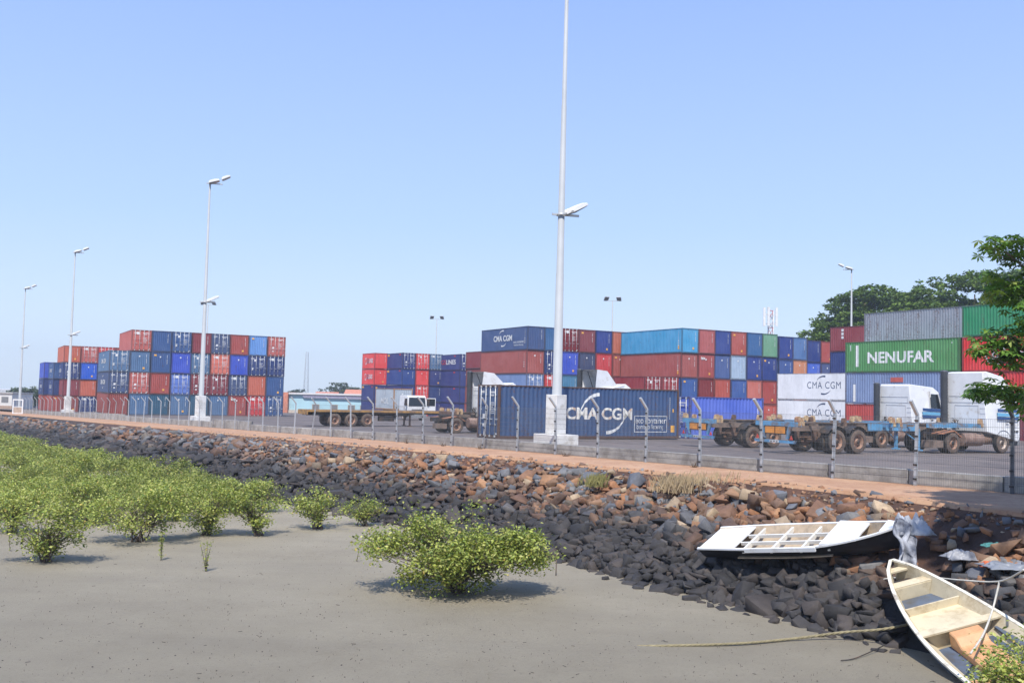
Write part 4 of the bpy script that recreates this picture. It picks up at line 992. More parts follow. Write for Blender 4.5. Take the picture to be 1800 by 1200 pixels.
    for z0, z1, y0, y1 in ((1.3, 2.3, -.75, .55), (2.42, 2.75, -.9, .9)):
        b.box(x0-.012, x0-.002, y0, y0+.03, z0, z1); b.box(x0-.012, x0-.002, y1-.03, y1, z0, z1); b.box(x0-.012, x0-.002, y0, y1, z0, z0+.025); b.box(x0-.012, x0-.002, y0, y1, z1-.025, z1)
    for k in range(5): b.box(x0-.01, x0-.002, -1.1, -.82, 1.4+.25*k, 1.42+.25*k)
    b.build('back_panel_rib', plain('grey_white_paint', (.55, .55, .56, 1), .6), t)
    if spoiler == 1:                         # open-backed roof deflector
        ra = roof; b = MB(); th = .03
        out = [(x0-.35, 3.02), (x0+1.5, 3.04), (x0+1.2, 3.25), (x0+.5, ra-.08), (x0-.25, ra)]
        for sg in (-1, 1): b.prism(out, 'y', sg*1.0-.015, sg*1.0+.015)
        b.add([(x0-.25, -1.0, ra), (x0-.25, 1.0, ra), (x0+.5, 1.0, ra-.08), (x0+.5, -1.0, ra-.08), (x0+1.2, -1.0, 3.25), (x0+1.2, 1.0, 3.25), (x0+1.5, -1., 3.04), (x0+1.5, 1., 3.04)], [(0, 1, 2, 3), (3, 2, 5, 4), (4, 5, 7, 6)])
        b.build('wind_deflector', WHITE, t)
        MB().tube([(x0+.1, 0, 3.05), (x0-.1, .3, ra-.1)], .025, 5).build('strut', DARKM, t)
    return t
def along(x, y, u, vv): ox, oy = x+A.x*u+B.x*vv, y+A.y*u+B.y*vv; return ox, oy, zyard(ox, oy)
tractor(*along(xa, ya, 10.1, 1.22), 'white high-roofed tractor unit with blue door stripes coupled at the right edge', roof=3.95, spoiler=2)
tractor(*along(xb, yb, 11.45, 1.22), 'white flat-roofed tractor unit with blue door stripes, between the two blue chassis', roof=3.45, wb=3.6)
def behindF(px, D): x = corner(px, 690, D); return x, D
x_, y_ = behindF(790, 62); tractor(*along(x_, y_, 0, 0), 'white tractor unit behind the left end of the big blue container, roof deflector raised', roof=3.95, spoiler=1, stripes=False, wb=3.4)
x_, y_ = behindF(983, 60); tractor(*along(x_, y_, 0, 0), 'white tractor unit hidden behind the big blue container, only its deflector and roof showing', roof=4.15, spoiler=1, stripes=False, wb=3.6)

# flatbed trailer at the left
def flatbed(x, y, label, L=12.4, axles=(2.2, 3.55, 4.9), deck=1.28):
    ox, oy = x+B.x*1.22, y+B.y*1.22
    t = empty('flatbed_trailer', (ox, oy, zyard(ox, oy)), TH); tag(t, label, 'trailer', 'flatbed trailers')
    yel = plain('worn_yellow_edge', (.50, .27, .07, 1), .7, 0, .3, 3, (.2, .12, .07, 1), .8); wood = plain('deck_board', (.20, .14, .10, 1), .9, 0, .3, 2)
    for sg in (-1, 1):
        MB().box(0, L, sg*1.21-.03, sg*1.21+.03, deck-.14, deck+.01).build('side_rail', yel, t)
        MB().prism([(.1, .86), (8.6, .86), (9.2, 1.0), (L, 1.0), (L, 1.14), (.1, 1.14)], 'y', sg*.5-.03, sg*.5+.03).build('main_beam', DARKM, t)
    for k in range(31): MB().box(k*.4+.01, k*.4+.39, -1.17, 1.17, deck-.05, deck-.005+random.uniform(-.004, .004)).build('deck_board', wood, t)
    MB().box(-.04, .02, -1.22, 1.22, deck-.36, deck+.02).build('rear_beam', yel, t)
    for xx in axles: 
        n = 6; pts = [(xx+.63*math.cos(a), .5+.63*math.sin(a)) for a in [PI*(.12+.76*i/n) for i in range(n+1)]]
        for sg in (-1, 1):
            b = MB()
            for (a0, a1), (c0, c1) in zip(pts, pts[1:]): b.add([(a0, sg*.62, a1), (c0, sg*.62, c1), (c0, sg*1.2, c1), (a0, sg*1.2, a1)], [(0, 1, 2, 3)])
            b.build('mudguard', DARKM, t)
    for xx in axles: axle(t, xx, tm=DUSTYR)
    for sg in (-1, 1):
        b = MB(); b.box(8.7, 8.82, sg*.6-.06, sg*.6+.06, .1, 1.0); b.box(8.6, 8.92, sg*.6-.14, sg*.6+.14, .04, .1); b.build('landing_leg', RUSTY, t)
    b = MB(); b.box(5.9, 7.2, -1.05, -.75, .45, .85); b.build('tool_box', DARKM, t)
    return t
x_, y_ = at_corner(541, 722, 74.5); flatbed(x_, y_, 'long flatbed trailer with yellow-brown deck edge and three dusty wheels facing the fence')
x_, y_ = at_corner(800, 722, 62); 
t_ = chassis(x_, y_, 'dusty dark chassis trailer just left of the big blue container, yellow rear panel', cross=RUSTY, plate=False)
# short truck carrying a grey box container
xm_, ym_ = at_corner(692, 700, 116)
tg = container(xm_, ym_, zyard(xm_, ym_)+1.15, TH, 6.06, 2.59, (176, 186, 194), 'E', 'light grey container with white letters, carried on the small white truck', 'grey containers on trucks', v=4, framem=paint((176, 130, 84), rust=.8))
lettering(tg, 6.06, 2.59, 'L', [(*text_shape('MOL', 2.6, .75, .02), 3.2, 1.05), (*rect(0, .12, 0, .5), 3.0, 1.75)], MARK, False)
zq = zyard(xm_, ym_)
cx_, cy_ = xm_+A.x*1.22, ym_+A.y*1.22
tk = tractor(cx_+B.x*4.6, cy_+B.y*4.6, zq, 'small white cab truck facing the viewer with its door open, carrying the grey container', roof=2.95, stripes=False, wb=7.6, rz=TH-PI/2, cab_only=True)
dr = MB(); xx = 7.6+1.1; dr.box(-.02, .02, 0, 1.1, 1.0, 1.75); 
for q in ((0, .06), (1.04, 1.1)): dr.box(-.02, .02, q[0], q[1], 1.75, 2.65)
dr.box(-.02, .02, 0, 1.1, 2.6, 2.68); o = dr.build('open_door', WHITE, tk, (xx, 1.22, 0), -.35)
o = MB().box(-.005, .005, .06, 1.04, 1.75, 2.6).build('door_window', glass_dark(), o)

# ------------------------------------------------------------------ boats
def hull(name, root, L, beam, depth, sheer_bow, m_out, m_in, thick=.05, stern=.75, n=22, rake=.5, flare=.72):
    """open shell, x from stern (0) to bow (L); returns gunwale functions"""
    def hb(q): return beam/2*(stern+(1-stern)*math.sin(min(1, q/.45)*PI/2)) if q < .45 else beam/2*max(.0, math.cos((q-.45)/.55*PI/2))**.62
    def zg(q): return depth+sheer_bow*max(0, q-.45)**2/.30+.04*(1-q)
    def zk(q): return .0+ (rake*max(0, q-.72)**1.6)
    V = []; F = []; m_ = 9
    def ring_(q, ins):
        x = L*q+(0 if q < .7 else .0); out = []
        w_ = max(.015, hb(q)-ins); g = zg(q); k = zk(q)+ins
        for j in range(m_):
            a = -1+2*j/(m_-1); yy = abs(a)**.75; sgn = 1 if a > 0 else -1
            prof__ = yy**2.2; wv = w_*(flare*min(1, yy*1.35)+(1-flare)*prof__) if yy > 0 else 0
            wv = w_*(yy**.8)*(flare+(1-flare)*yy)
            out.append((x, sgn*wv, k+(g-k)*yy**2.6))
        return out
    qs = [i/n for i in range(n+1)]
    for ins in (0, thick):
        for q in qs:
            V += ring_(min(q, .998 if ins == 0 else .985), ins)
    N = (n+1)*m_
    for lay in (0, 1):
        for i in range(n):
            for j in range(m_-1):
                a = lay*N+i*m_+j; f = (a, a+1, a+m_+1, a+m_); F.append(f if lay else f[::-1])
    mo = MB(); mo.add(V[:N], [f for f in F if max(f) < N], True); mi = MB(); mi.add(V[N:], [tuple(i-N for i in f) for f in F if min(f) >= N], True)
    mi.add([V[N+j] for j in range(m_)], [tuple(range(m_))]); mo.add([V[j] for j in range(m_)], [tuple(range(m_))[::-1]])
    mo.build('hull', m_out, root); mi.build('inner_lining', m_in, root)
    g = MB()
    for sg in (0, m_-1):
        pts = [tuple(V[i*m_+sg]) for i in range(n+1)]
        for p, q in zip(pts, pts[1:]):
            w_ = .05; s_ = 1 if sg else -1
            g.add([(p[0], p[1]-s_*w_, p[2]+.012), (p[0], p[1]+s_*.02, p[2]+.012), (q[0], q[1]+s_*.02, q[2]+.012), (q[0], q[1]-s_*w_, q[2]+.012),
                   (p[0], p[1]-s_*w_, p[2]-.03), (p[0], p[1]+s_*.02, p[2]-.03), (q[0], q[1]+s_*.02, q[2]-.03), (q[0], q[1]-s_*w_, q[2]-.03)],
                  [(0, 1, 2, 3), (4, 7, 6, 5), (1, 5, 6, 2), (0, 3, 7, 4)])
    return hb, zg, g
CREAMB = plain('cream_boat_paint', (.58, .49, .33, 1), .45, 0, .15, 1.6, (.30, .25, .17, 1), 1.0, .15)
CREAMIN = plain('cream_boat_inside', (.62, .53, .36, 1), .5, 0, .12, 2.5, (.42, .33, .20, 1), .5, .15)
PEACH = plain('peach_boat_seat', (.62, .34, .16, 1), .5, 0, .15, 3, (.50, .26, .12, 1), .8)
BLUEGREY = plain('blue_grey_bilge', (.10, .13, .18, 1), .35, 0, .3, 2.5, (.08, .08, .08, 1), .6)
def pose(root, bow, mid, roll):
    """root +x towards the bow"""
    d = (Vector(bow)-Vector(mid)); x = d.normalized(); up = Vector((0, 0, 1)); y = up.cross(x).normalized(); z = x.cross(y)
    R = Matrix((x, y, z)).transposed() @ Matrix.Rotation(roll, 3, 'X'); root.rotation_euler = R.to_euler(); return R
b1 = empty('wooden_boat'); tag(b1, 'cream open boat with peach seats lying tilted on the rocks at the bottom right', 'boat', 'beached boats')
L1 = 7.0; hb, zg, gun = hull('b', b1, L1, 1.85, .52, .42, CREAMB, CREAMIN, .05, .8, rake=1.5)
gun.build('gunwale', plain('cream_gunwale', (.72, .68, .56, 1), .45, 0, .12, 4, (.25, .20, .15, 1), .35), b1)
R1 = pose(b1, (8.22, 20.9, 1.40), (8.50, 18.3, .92), math.radians(-15)); b1.location = Vector((8.22, 20.9, 1.48))-R1 @ Vector((L1, 0, .92))
def plankx(root, x0, x1, z, mat, name, ins=.06, th=.035, y0=None, y1=None):
    mb = MB(); n = 6; vs = []
    for i in range(n+1):
        x = x0+(x1-x0)*i/n; w_ = hb(x/LL_)-ins; w_ *= .80+.2*min(1, z/.5); a = -w_ if y0 is None else max(-w_, y0); b = w_ if y1 is None else min(w_, y1)
        if b < a: b = a+.005
        vs += [(x, a, z), (x, b, z), (x, a, z-th), (x, b, z-th)]
    fs = []
    for i in range(n):
        k = i*4; fs += [(k, k+4, k+5, k+1), (k+2, k+3, k+7, k+6), (k, k+2, k+6, k+4), (k+1, k+5, k+7, k+3)]
    fs += [(0, 1, 3, 2), (n*4, n*4+2, n*4+3, n*4+1)]
    return mb.add(vs, fs).build(name, mat, root)
def bulk(root, x, z0, z1, mat, ins=.05, th=.04, name='bulkhead'):
    w1 = hb(x/LL_)-ins; mb = MB(); mb.prism([(-w1*.55, z0), (w1*.55, z0), (w1*.92, z1), (-w1*.92, z1)], 'x', x-th/2, x+th/2); return mb.build(name, mat, root)
LL_ = L1
plankx(b1, L1-.30, L1-.12, .80, CREAMIN, 'bow_deck', .03); plankx(b1, L1-.85, L1-.62, .72, CREAMIN, 'bow_deck', .03)
bulk(b1, L1-.84, .2, .69, CREAMIN); bulk(b1, L1-1.55, .12, .60, CREAMIN)
plankx(b1, L1-1.5, L1-.88, .44, BLUEGREY, 'bilge_and_shade_board'); plankx(b1, L1-.62, L1-.31, .60, DARKM, 'bilge_and_shade_board')  # second board is dark to stand in for shade in the bow void
plankx(b1, L1-2.45, L1-1.55, .44, CREAMIN, 'seat', .05, .05); bulk(b1, L1-2.47, .05, .56, CREAMIN)
plankx(b1, L1-2.62, L1-2.42, .58, CREAMIN, 'thwart', .04)
plankx(b1, L1-5.6, L1-2.64, .26, BLUEGREY, 'bilge_and_shade_board')
mb = MB(); mb.prism([(L1-2.64, .20), (L1-2.64, .56), (L1-2.86, .54), (L1-3.02, .40), (L1-4.22, .38), (L1-4.22, .20)], 'y', -.30, .30); mb.build('centre_console', PEACH, b1, bevel=.02)
plankx(b1, L1-4.25, L1-2.6, .40, BLUEGREY, 'side_bench', .05, .04, y0=-1, y1=-.62)
plankx(b1, L1-4.45, L1-4.2, .50, PEACH, 'thwart', .04, .05); bulk(b1, L1-4.3, .08, .46, PEACH)
plankx(b1, L1-5.5, L1-4.45, .46, plain('weathered_ply', (.36, .30, .22, 1), .8, 0, .3, 3, (.62, .54, .40, 1), .5), 'side_bench', .04, .04, y0=.30, y1=1)
plankx(b1, L1-5.6, L1-4.45, .40, PEACH, 'side_bench', .04, .04, y0=-1, y1=-.35)
bulk(b1, L1-5.6, .08, .48, CREAMIN); plankx(b1, L1-5.85, L1-5.55, .50, CREAMIN, 'thwart', .04, .05)

b2 = empty('wooden_boat'); tag(b2, 'black-hulled white boat with a frame of ribs inside, stranded high on the rocks', 'boat', 'beached boats')
LL_ = 5.0; hb, zg, gun = hull('b', b2, LL_, 1.55, .42, .25, plain('black_hull_paint', (.018, .018, .022, 1), .45, 0, .2, 3), plain('ply_boat_floor', (.46, .36, .25, 1), .8, 0, .2, 3, (.25, .20, .15, 1), .6), .05, .86, rake=.9, flare=.8)
gun.build('gunwale', WHITE, b2)
R2 = pose(b2, (8.78, 21.7, 2.06), (5.12, 25.0, 1.38), math.radians(18)); b2.location = Vector((8.80, 21.7, 2.16))-R2 @ Vector((LL_, 0, .66))
plankx(b2, 0.0, 1.0, .44, WHITE, 'stern_deck', .0, .03, y0=-1, y1=1); plankx(b2, LL_-1.75, LL_-.95, .52, WHITE, 'bow_deck', .0, .03)
plankx(b2, LL_-.45, LL_-.02, .64, WHITE, 'bow_deck', .0, .03)
RIBC = plain('white_rib', (.70, .68, .62, 1), .55, 0, .12, 4)
for x in (1.25, 2.0, 2.75, 3.4):
    w_ = hb(x/LL_)-.06; MB().box(x-.03, x+.03, -w_*.96, w_*.96, .30, .40).build('rib', RIBC, b2)
for y in (-.22, .22): MB().box(1.0, LL_-1.6, y-.025, y+.025, .33, .41).build('stringer', RIBC, b2)
plankx(b2, 1.0, LL_-1.6, .16, plain('ply_boat_floor', (.4, .3, .2, 1)), 'floor_board', .08, .03)
# broken plank leaning on its far gunwale
p = MB(); p.box(1.4, 3.2, -.86, -.80, .40, .50); p.build('splintered_board', WHITE, b2)

def rope(pts, r, m, label, cat='rope', sag=None, name='rope', twist=True):
    P_ = [Vector(p) for p in pts]; out = []
    for i in range(len(P_)-1):                # catmull-rom
        p0, p1, p2, p3 = P_[max(i-1, 0)], P_[i], P_[i+1], P_[min(i+2, len(P_)-1)]
        for k in range(10):
            t_ = k/10; out.append(.5*((2*p1)+(p2-p0)*t_+(2*p0-5*p1+4*p2-p3)*t_*t_+(3*p1-p0-3*p2+p3)*t_**3))
    out.append(P_[-1]); mb = MB()
    if twist:
        fine = []
        for a, b in zip(out, out[1:]):
            n_ = max(1, int((b-a).length/(r*1.3)))
            for k in range(n_): fine.append(a.lerp(b, k/n_))
        fine.append(out[-1])
        for ph in (0, 2.09, 4.19):
            hp = []
            for i, q in enumerate(fine):
                d = (fine[min(i+1, len(fine)-1)]-fine[max(i-1, 0)]).normalized(); u = d.orthogonal().normalized() if abs(d.z) > .9 else d.cross(Vector((0, 0, 1))).normalized(); v = u.cross(d); a_ = i*.75+ph
                hp.append(q+(u*math.cos(a_)+v*math.sin(a_))*r*.5)
            mb.tube(hp, r*.62, 5)
    else: mb.tube(out, r, 6)
    o = mb.build(name, m); tag(o, label, cat, 'mooring ropes by the boats'); return o
ROPEM = plain('hemp_rope', (.27, .23, .13, 1), .9, 0, .3, 9); ROPEW = plain('pale_rope', (.56, .53, .46, 1), .8, 0, .2, 9)
def gp(x, y, z=None): return (x, y, (mudz(x, y) if z is None else z))
def px3(px, py, z):                          # point at height z under a bearing of the photograph, used once to survey the ropes
    a, zr = ratio(px, py); D = (z-CZ)/zr; return (a*D, D, z)
rope([px3(1120, 1135, .0), px3(1180, 1134, .03), px3(1300, 1130, .05), px3(1400, 1121, .06), px3(1480, 1111, .16), px3(1560, 1104, .32), px3(1640, 1085, .5)], .027, ROPEM, 'thick twisted tan rope lying across the mud and going under the cream boat')
rope([px3(1790, 1036, 1.1), px3(1760, 1048, .95), px3(1700, 1056, .75), px3(1640, 1062, .55)], .027, ROPEM, 'thick tan rope coming over the stones behind the cream boat')
rope([px3(1800, 1001, 1.9), px3(1757, 1021, 1.45), px3(1690, 1019, 1.3), px3(1620, 1013, 1.2), px3(1556, 1017, 1.0), px3(1546, 1028, .85)], .018, ROPEW, 'thin white rope tied around the bow of the cream boat', twist=False)
rope([px3(1757, 1021, 1.45), px3(1745, 1070, .95), px3(1728, 1115, .70), px3(1706, 1148, .55)], .02, ROPEW, 'thin pale rope running down to the near side of the cream boat', twist=False)
rope([px3(1478, 1160, .02), px3(1500, 1157, .02), px3(1530, 1145, .05), px3(1555, 1133, .1)], .01, DARKM, 'thin dark cord on the mud beside the cream boat', twist=False)

def cloth(name, c, sx, sy, h, m, label, seed, fn=None, cat='cloth'):
    n = 26; V = []; F = []
    for j in range(n+1):
        for i in range(n+1):
            u, v = i/n-.5, j/n-.5; e = .5-max(abs(u), abs(v))
            nz = mnoise.fractal(Vector((u*3.2+seed, v*3.2, seed)), 1, 2, 4); rid = abs(mnoise.noise(Vector((u*6+seed, v*5, seed*2))))
            x = c[0]+u*sx*(1+.35*nz); y = c[1]+v*sy*(1+.35*nz); z = c[2]+h*(.5+.5*nz+.6*rid)*min(1, e*5)-.02
            if fn: x, y, z = fn(u, v, x, y, z)
            V.append((x, y, z))
    for j in range(n):
        for i in range(n): a = j*(n+1)+i; F.append((a, a+1, a+n+2, a+n+1))
    mb = MB(); mb.add(V, F, True); o = mb.build(name, m); s_ = o.modifiers.new('s', 'SOLIDIFY'); s_.thickness = .012; tag(o, label, cat); return o
GREYC = plain('grey_tarp', (.36, .38, .42, 1), .7, 0, .25, 2.5, (.16, .16, .17, 1), .7, .4)
cloth('tarpaulin', (9.02, 21.75, 1.98), .85, .7, .42, GREYC, 'crumpled grey tarpaulin heaped on the bow of the black-hulled boat', 3)
def drape(u, v, x, y, z): 
    s_ = v+.5; return (8.70+u*.42+.07*math.sin(s_*9+u*8), 21.5-.42*s_-.10*math.sin(u*11), 2.24-1.0*s_+.07*math.sin(u*14+2)+.03*math.sin(s_*17))
cloth('jacket', (9.0, 22.6, 1.6), .6, 1.0, .1, plain('pale_grey_jacket', (.46, .47, .50, 1), .75, 0, .25, 3, (.06, .06, .08, 1), .8, .4), 'grey jacket hanging down from the bow of the black-hulled boat', 5, drape)
def onslope(px, py):
    a, zr = ratio(px, py); D = 12.0
    while D < 45:
        x = a*D; s_, t_ = ST(x, D); z = slope_z(s_, min(t_, t_edge(s_)))+.25 if t_ > t_toe(s_) else mudz(x, D)
        if CZ+zr*D <= z: break
        D += .05
    return (a*D, D, z)
q = onslope(1690, 990); cloth('plastic_sheet', (q[0], q[1], q[2]+.1), .62, .5, .2, plain('dirty_white_sheet', (.33, .33, .34, 1), .5, 0, .25, 3, (.2, .2, .2, 1), .5), 'dirty white plastic sheet crumpled among stones above the cream boat', 8)
q = onslope(1738, 1003); cloth('rag', (q[0], q[1], q[2]+.1), .38, .2, .12, plain('orange_rag', (.55, .13, .05, 1), .8, 0, .2), 'small orange-red rag on the stones behind the cream boat', 12)
q = onslope(1745, 960); cloth('net', (q[0], q[1], q[2]+.02), .42, .22, .08, plain('teal_net', (.06, .20, .19, 1), .9, 0, .5, 9), 'torn teal fishing net scrap among the shaded stones at the right edge', 14, cat='net')
q = onslope(1775, 1000); cloth('metal_sheet', (q[0], q[1], q[2]+.05), 1.0, .7, .10, plain('grey_sheet', (.22, .235, .26, 1), .5, 0, .25, 2), 'dull grey bent sheet lying on stones at the right edge', 17, cat='sheet')

# ------------------------------------------------------------------ vegetation
def leaf_mat(name, trans=.35, rough=.5, gloss=.3):
    m = bpy.data.materials.new(name); m.use_nodes = True; t = m.node_tree; bs = t.nodes['Principled BSDF']
    at = nd(t, 'ShaderNodeAttribute', attribute_name='tone'); t.links.new(at.outputs['Color'], bs.inputs['Base Color'])
    bs.inputs['Roughness'].default_value = rough; bs.inputs['Specular IOR Level'].default_value = gloss
    tr = nd(t, 'ShaderNodeBsdfTranslucent'); t.links.new(mixc(t, 1.0, at.outputs['Color'], (1.25, 1.25, .55, 1), 'MULTIPLY'), tr.inputs['Color'])
    mx_ = nd(t, 'ShaderNodeMixShader'); mx_.inputs[0].default_value = trans; t.links.new(bs.outputs[0], mx_.inputs[1]); t.links.new(tr.outputs[0], mx_.inputs[2])
    t.links.new(mx_.outputs[0], t.nodes['Material Output'].inputs['Surface']); return m
LEAF = leaf_mat('mangrove_leaf', .28); LEAFT = leaf_mat('tree_leaf', .25)
BARK = plain('grey_bark', (.17, .135, .11, 1), .9, 0, .3, 5); TWIG = plain('brown_twig', (.13, .095, .07, 1), .9, 0, .3, 5)
def quads_from(C, size, r, up=.8, asp=.55, bend=.25):
    """leaf blades: two triangles folded along the middle rib, centres C (N,3)"""
    n = len(C); d = r.normal(size=(n, 3)); d /= np.linalg.norm(d, axis=1)[:, None]
    nrm = r.normal(size=(n, 3)); nrm[:, 2] = np.abs(nrm[:, 2])*1.0+up; nrm /= np.linalg.norm(nrm, axis=1)[:, None]
    d = d-nrm*(d*nrm).sum(1)[:, None]; d /= np.linalg.norm(d, axis=1)[:, None]+1e-9; sd = np.cross(nrm, d)
    L = (size*r.uniform(.7, 1.25, n))[:, None]; W = L*asp*.5
    a = C-d*L*.5; b = C+sd*W+nrm*W*bend; c = C+d*L*.5; e = C-sd*W+nrm*W*bend
    V = np.stack([a, b, c, e], 1).reshape(-1, 3); i = np.arange(n)[:, None]*4
    F = np.concatenate([i+np.array([0, 1, 2]), i+np.array([0, 2, 3])]); return V, F
def tones(n, r, cols, w_, var=.18, per=4):
    c = np.array(cols)[r.choice(len(cols), n, p=w_)]*r.uniform(1-var, 1+var, (n, 1))*np.repeat(r.uniform(.62, 1.18, (n//14+1, 1)), 14, 0)[:n]; c = np.concatenate([c, np.ones((n, 1))], 1); return np.repeat(c, per, 0)
MG = [(.36, .40, .085), (.27, .33, .07), (.50, .50, .16), (.15, .22, .05), (.50, .38, .11)]; MGW = [.36, .31, .18, .13, .02]
def crown_points(lobes, n, r, clump=.16, per=14):
    """leaf centres grouped round twig tips that sit mostly in the outer shell of the lobes"""
    lobes = np.array(lobes, float); vol = lobes[:, 3]*lobes[:, 4]*lobes[:, 5]; k = max(8, n//per)
    li = r.choice(len(lobes), k, p=vol/vol.sum()); d = r.normal(size=(k, 3)); d /= np.linalg.norm(d, axis=1)[:, None]; rad = r.uniform(.3, 1.0, k)**.55*np.where(r.uniform(size=k) < .12, r.uniform(1.05, 1.35, k), 1)
    tips = lobes[li, :3]+d*lobes[li, 3:]*rad[:, None]; tips[:, 2] += r.uniform(-.04, .10, k)
    C = np.repeat(tips, per, 0)+r.normal(size=(k*per, 3))*clump*np.array([1, 1, .8]); return C, tips
def shrub(name, label, x, y, lobes, n, size, seed, stems=14, cat='shrub', group=None, cols=MG, wts=MGW, clump=.13):
    r = np.random.default_rng(seed); z0 = mudz(x, y) if ST(x, y)[1] < 17.6 else 0
    t = empty(name, (x, y, z0)); tag(t, label, cat, group)
    C, tips = crown_points(lobes, n, r, clump); C = C[C[:, 2] > .04]; V, F = quads_from(C, size, r)
    link('foliage', np_mesh('foliage', V, F, tones(len(C), r, cols, wts)), LEAF, t)
    mb = MB(); sel = tips[r.choice(len(tips), min(len(tips), stems*5), replace=False)]
    for i in range(0, len(sel), 5):
        g_ = sel[i:i+5]; b = np.array([r.normal()*.12, r.normal()*.10, -.05]); m_ = g_.mean(0)*np.array([.55, .55, .5])+r.normal(size=3)*.05; m_[2] = max(.1, m_[2])
        mb.tube([b, (b+m_)/2+r.normal(size=3)*.03, m_], [.026, .02, .016], 5)
        for q in g_: mb.tube([m_, (m_+q)/2+r.normal(size=3)*.04, q], [.013, .009, .004], 4)
    mb.build('stem', TWIG, t); return t
def surv(px, py):                            # ground point under a pixel of the photograph
    a, zr = ratio(px, py); D = 30.0
    for _ in range(60): D = .5*D+.5*(zt(a*D, D)-CZ)/zr
    return a*D, D
def tufts(rx, ry, h, k, r, low=.45, sz=.36):
    out = []
    for _ in range(k):
        a = r.uniform(0, 6.28); q = math.sqrt(r.uniform(0, 1)); top_ = h*(1-.38*q*q); z = low*h*q**1.5*.9+.12+(top_-low*h*q**1.5*.9-.12)*r.uniform(.0, 1)**.6
        s_ = sz*r.uniform(.65, 1.35); out.append((rx*q*math.cos(a), ry*q*math.sin(a), z-.1, s_*1.15, s_, s_*.42))
    for _ in range(k//3):
        a = r.uniform(0, 6.28); q = r.uniform(.05, .62); s_ = sz*r.uniform(.6, 1.05); out.append((rx*q*math.cos(a), ry*q*math.sin(a), h*r.uniform(.10, .38), s_*1.1, s_, s_*.5))
    return out
BIG = tufts(2.15, 1.25, 1.85, 58, np.random.default_rng(4))+[(2.35, 0, .95, .3, .25, .12), (-2.3, .1, 1.25, .28, .25, .12), (-1.1, .2, 2.0, .2, .2, .12), (.5, .1, 2.02, .2, .2, .12)]
bx, by = surv(800, 1040)
shrub('mangrove_shrub', 'largest spreading green mangrove bush standing alone on the mud in the centre', bx, by,
      BIG, 19500, .092, 3, 46, group=None, clump=.12)
def simple_lobes(w_, h, r, leg=.3):
    return tufts(w_*.44, w_*.36, h*.93, 15, r, .25+leg*.6, w_*.145)
G_ = 'separate mangrove bushes at the edge of the thicket'
for i, (px, py, w_, h, n, lab) in enumerate(((75, 988, 2.0, 1.75, 2600, 'narrow-based green mangrove bush at the lower left, in front of the thicket'), (240, 953, 2.7, 1.75, 4200, 'broad dense mangrove bush second from left in the front row'),
      (368, 941, 2.0, 1.75, 2300, 'medium mangrove bush with bare low twigs, third in the front row'), (455, 942, 1.7, 1.75, 1700, 'thin-stemmed mangrove bush with visible dark trunk, rightmost of the front row'),
      (560, 929, 1.75, 1.35, 1500, 'small open mangrove bush alone on the mud beside the dark stones'), (640, 923, 1.35, 1.15, 900, 'small mangrove bush touching the dark stones, left of the largest bush'),
      (150, 918, 2.2, 1.5, 2400, 'mangrove bush behind the gap between the two front left bushes'), (20, 935, 2.4, 1.6, 2600, 'mangrove bush at the left edge of the view'), (310, 915, 2.0, 1.5, 2000, 'mangrove bush behind the broad dense one'),
      (430, 900, 2.0, 1.5, 1900, 'mangrove bush at the right end of the second row'))):
    x, y = surv(px, py); r = np.random.default_rng(60+i); shrub('mangrove_shrub', lab, x, y, simple_lobes(w_*1.15, h*1.12, r, .1 if 'dense' in lab else .25), int(n*1.55), .095, 80+i, 12, group=G_, clump=.12)
def sprig(px, py, h, lab, seed, lean_=.1):
    x, y = surv(px, py); r = np.random.default_rng(seed); t = empty('mangrove_seedling', (x, y, mudz(x, y))); tag(t, lab, 'seedling', 'young mangroves on the mud')
    mb = MB(); C = []
    for k in range(4 if h > .6 else 1):
        dx, dy = r.normal(size=2)*lean_*h; mb.tube([(0, 0, -.03), (dx*.5, dy*.5, h*.5), (dx, dy, h*r.uniform(.7, 1))], [.010, .008, .004], 4)
        for q in np.linspace(.15, 1, 12 if h > .6 else 7): C += [np.array([dx*q, dy*q, h*q*.95])+r.normal(size=3)*.035 for _ in range(3 if h > .6 else 2)]
    C = np.array(C); V, F = quads_from(C, .065, r); link('foliage', np_mesh('f', V, F, tones(len(C), r, MG, MGW)), LEAF, t); mb.build('stem', TWIG, t)
sprig(362, 1004, .82, 'upright leafy seedling standing alone on the mud at lower left', 1, .2); sprig(283, 985, .75, 'thin sparse seedling between the broad bush and the upright one', 2, .02)
sprig(627, 985, .38, 'tiny seedling just left of the largest bush', 3, .1); sprig(18, 968, .5, 'small twiggy seedling at the left edge', 4, .2)
x, y = surv(977, 1010); o = MB().tube([(0, 0, -.1), (.01, 0, .42)], .016, 6).build('stake', TWIG, None, (x, y, mudz(x, y))); tag(o, 'short thin dark stake in the mud just right of the largest bush', 'stake')
# near bush in the bottom-right corner
x, y = 8.45, 15.6
shrub('mangrove_shrub', 'bright green bush in the bottom right corner in front of the cream boat', x, y, [(0, 0, .55, 1.0, .8, .5), (-.5, -.2, .35, .6, .5, .4), (.7, .1, .75, .7, .6, .45)], 5200, .085, 31, 12, clump=.12)
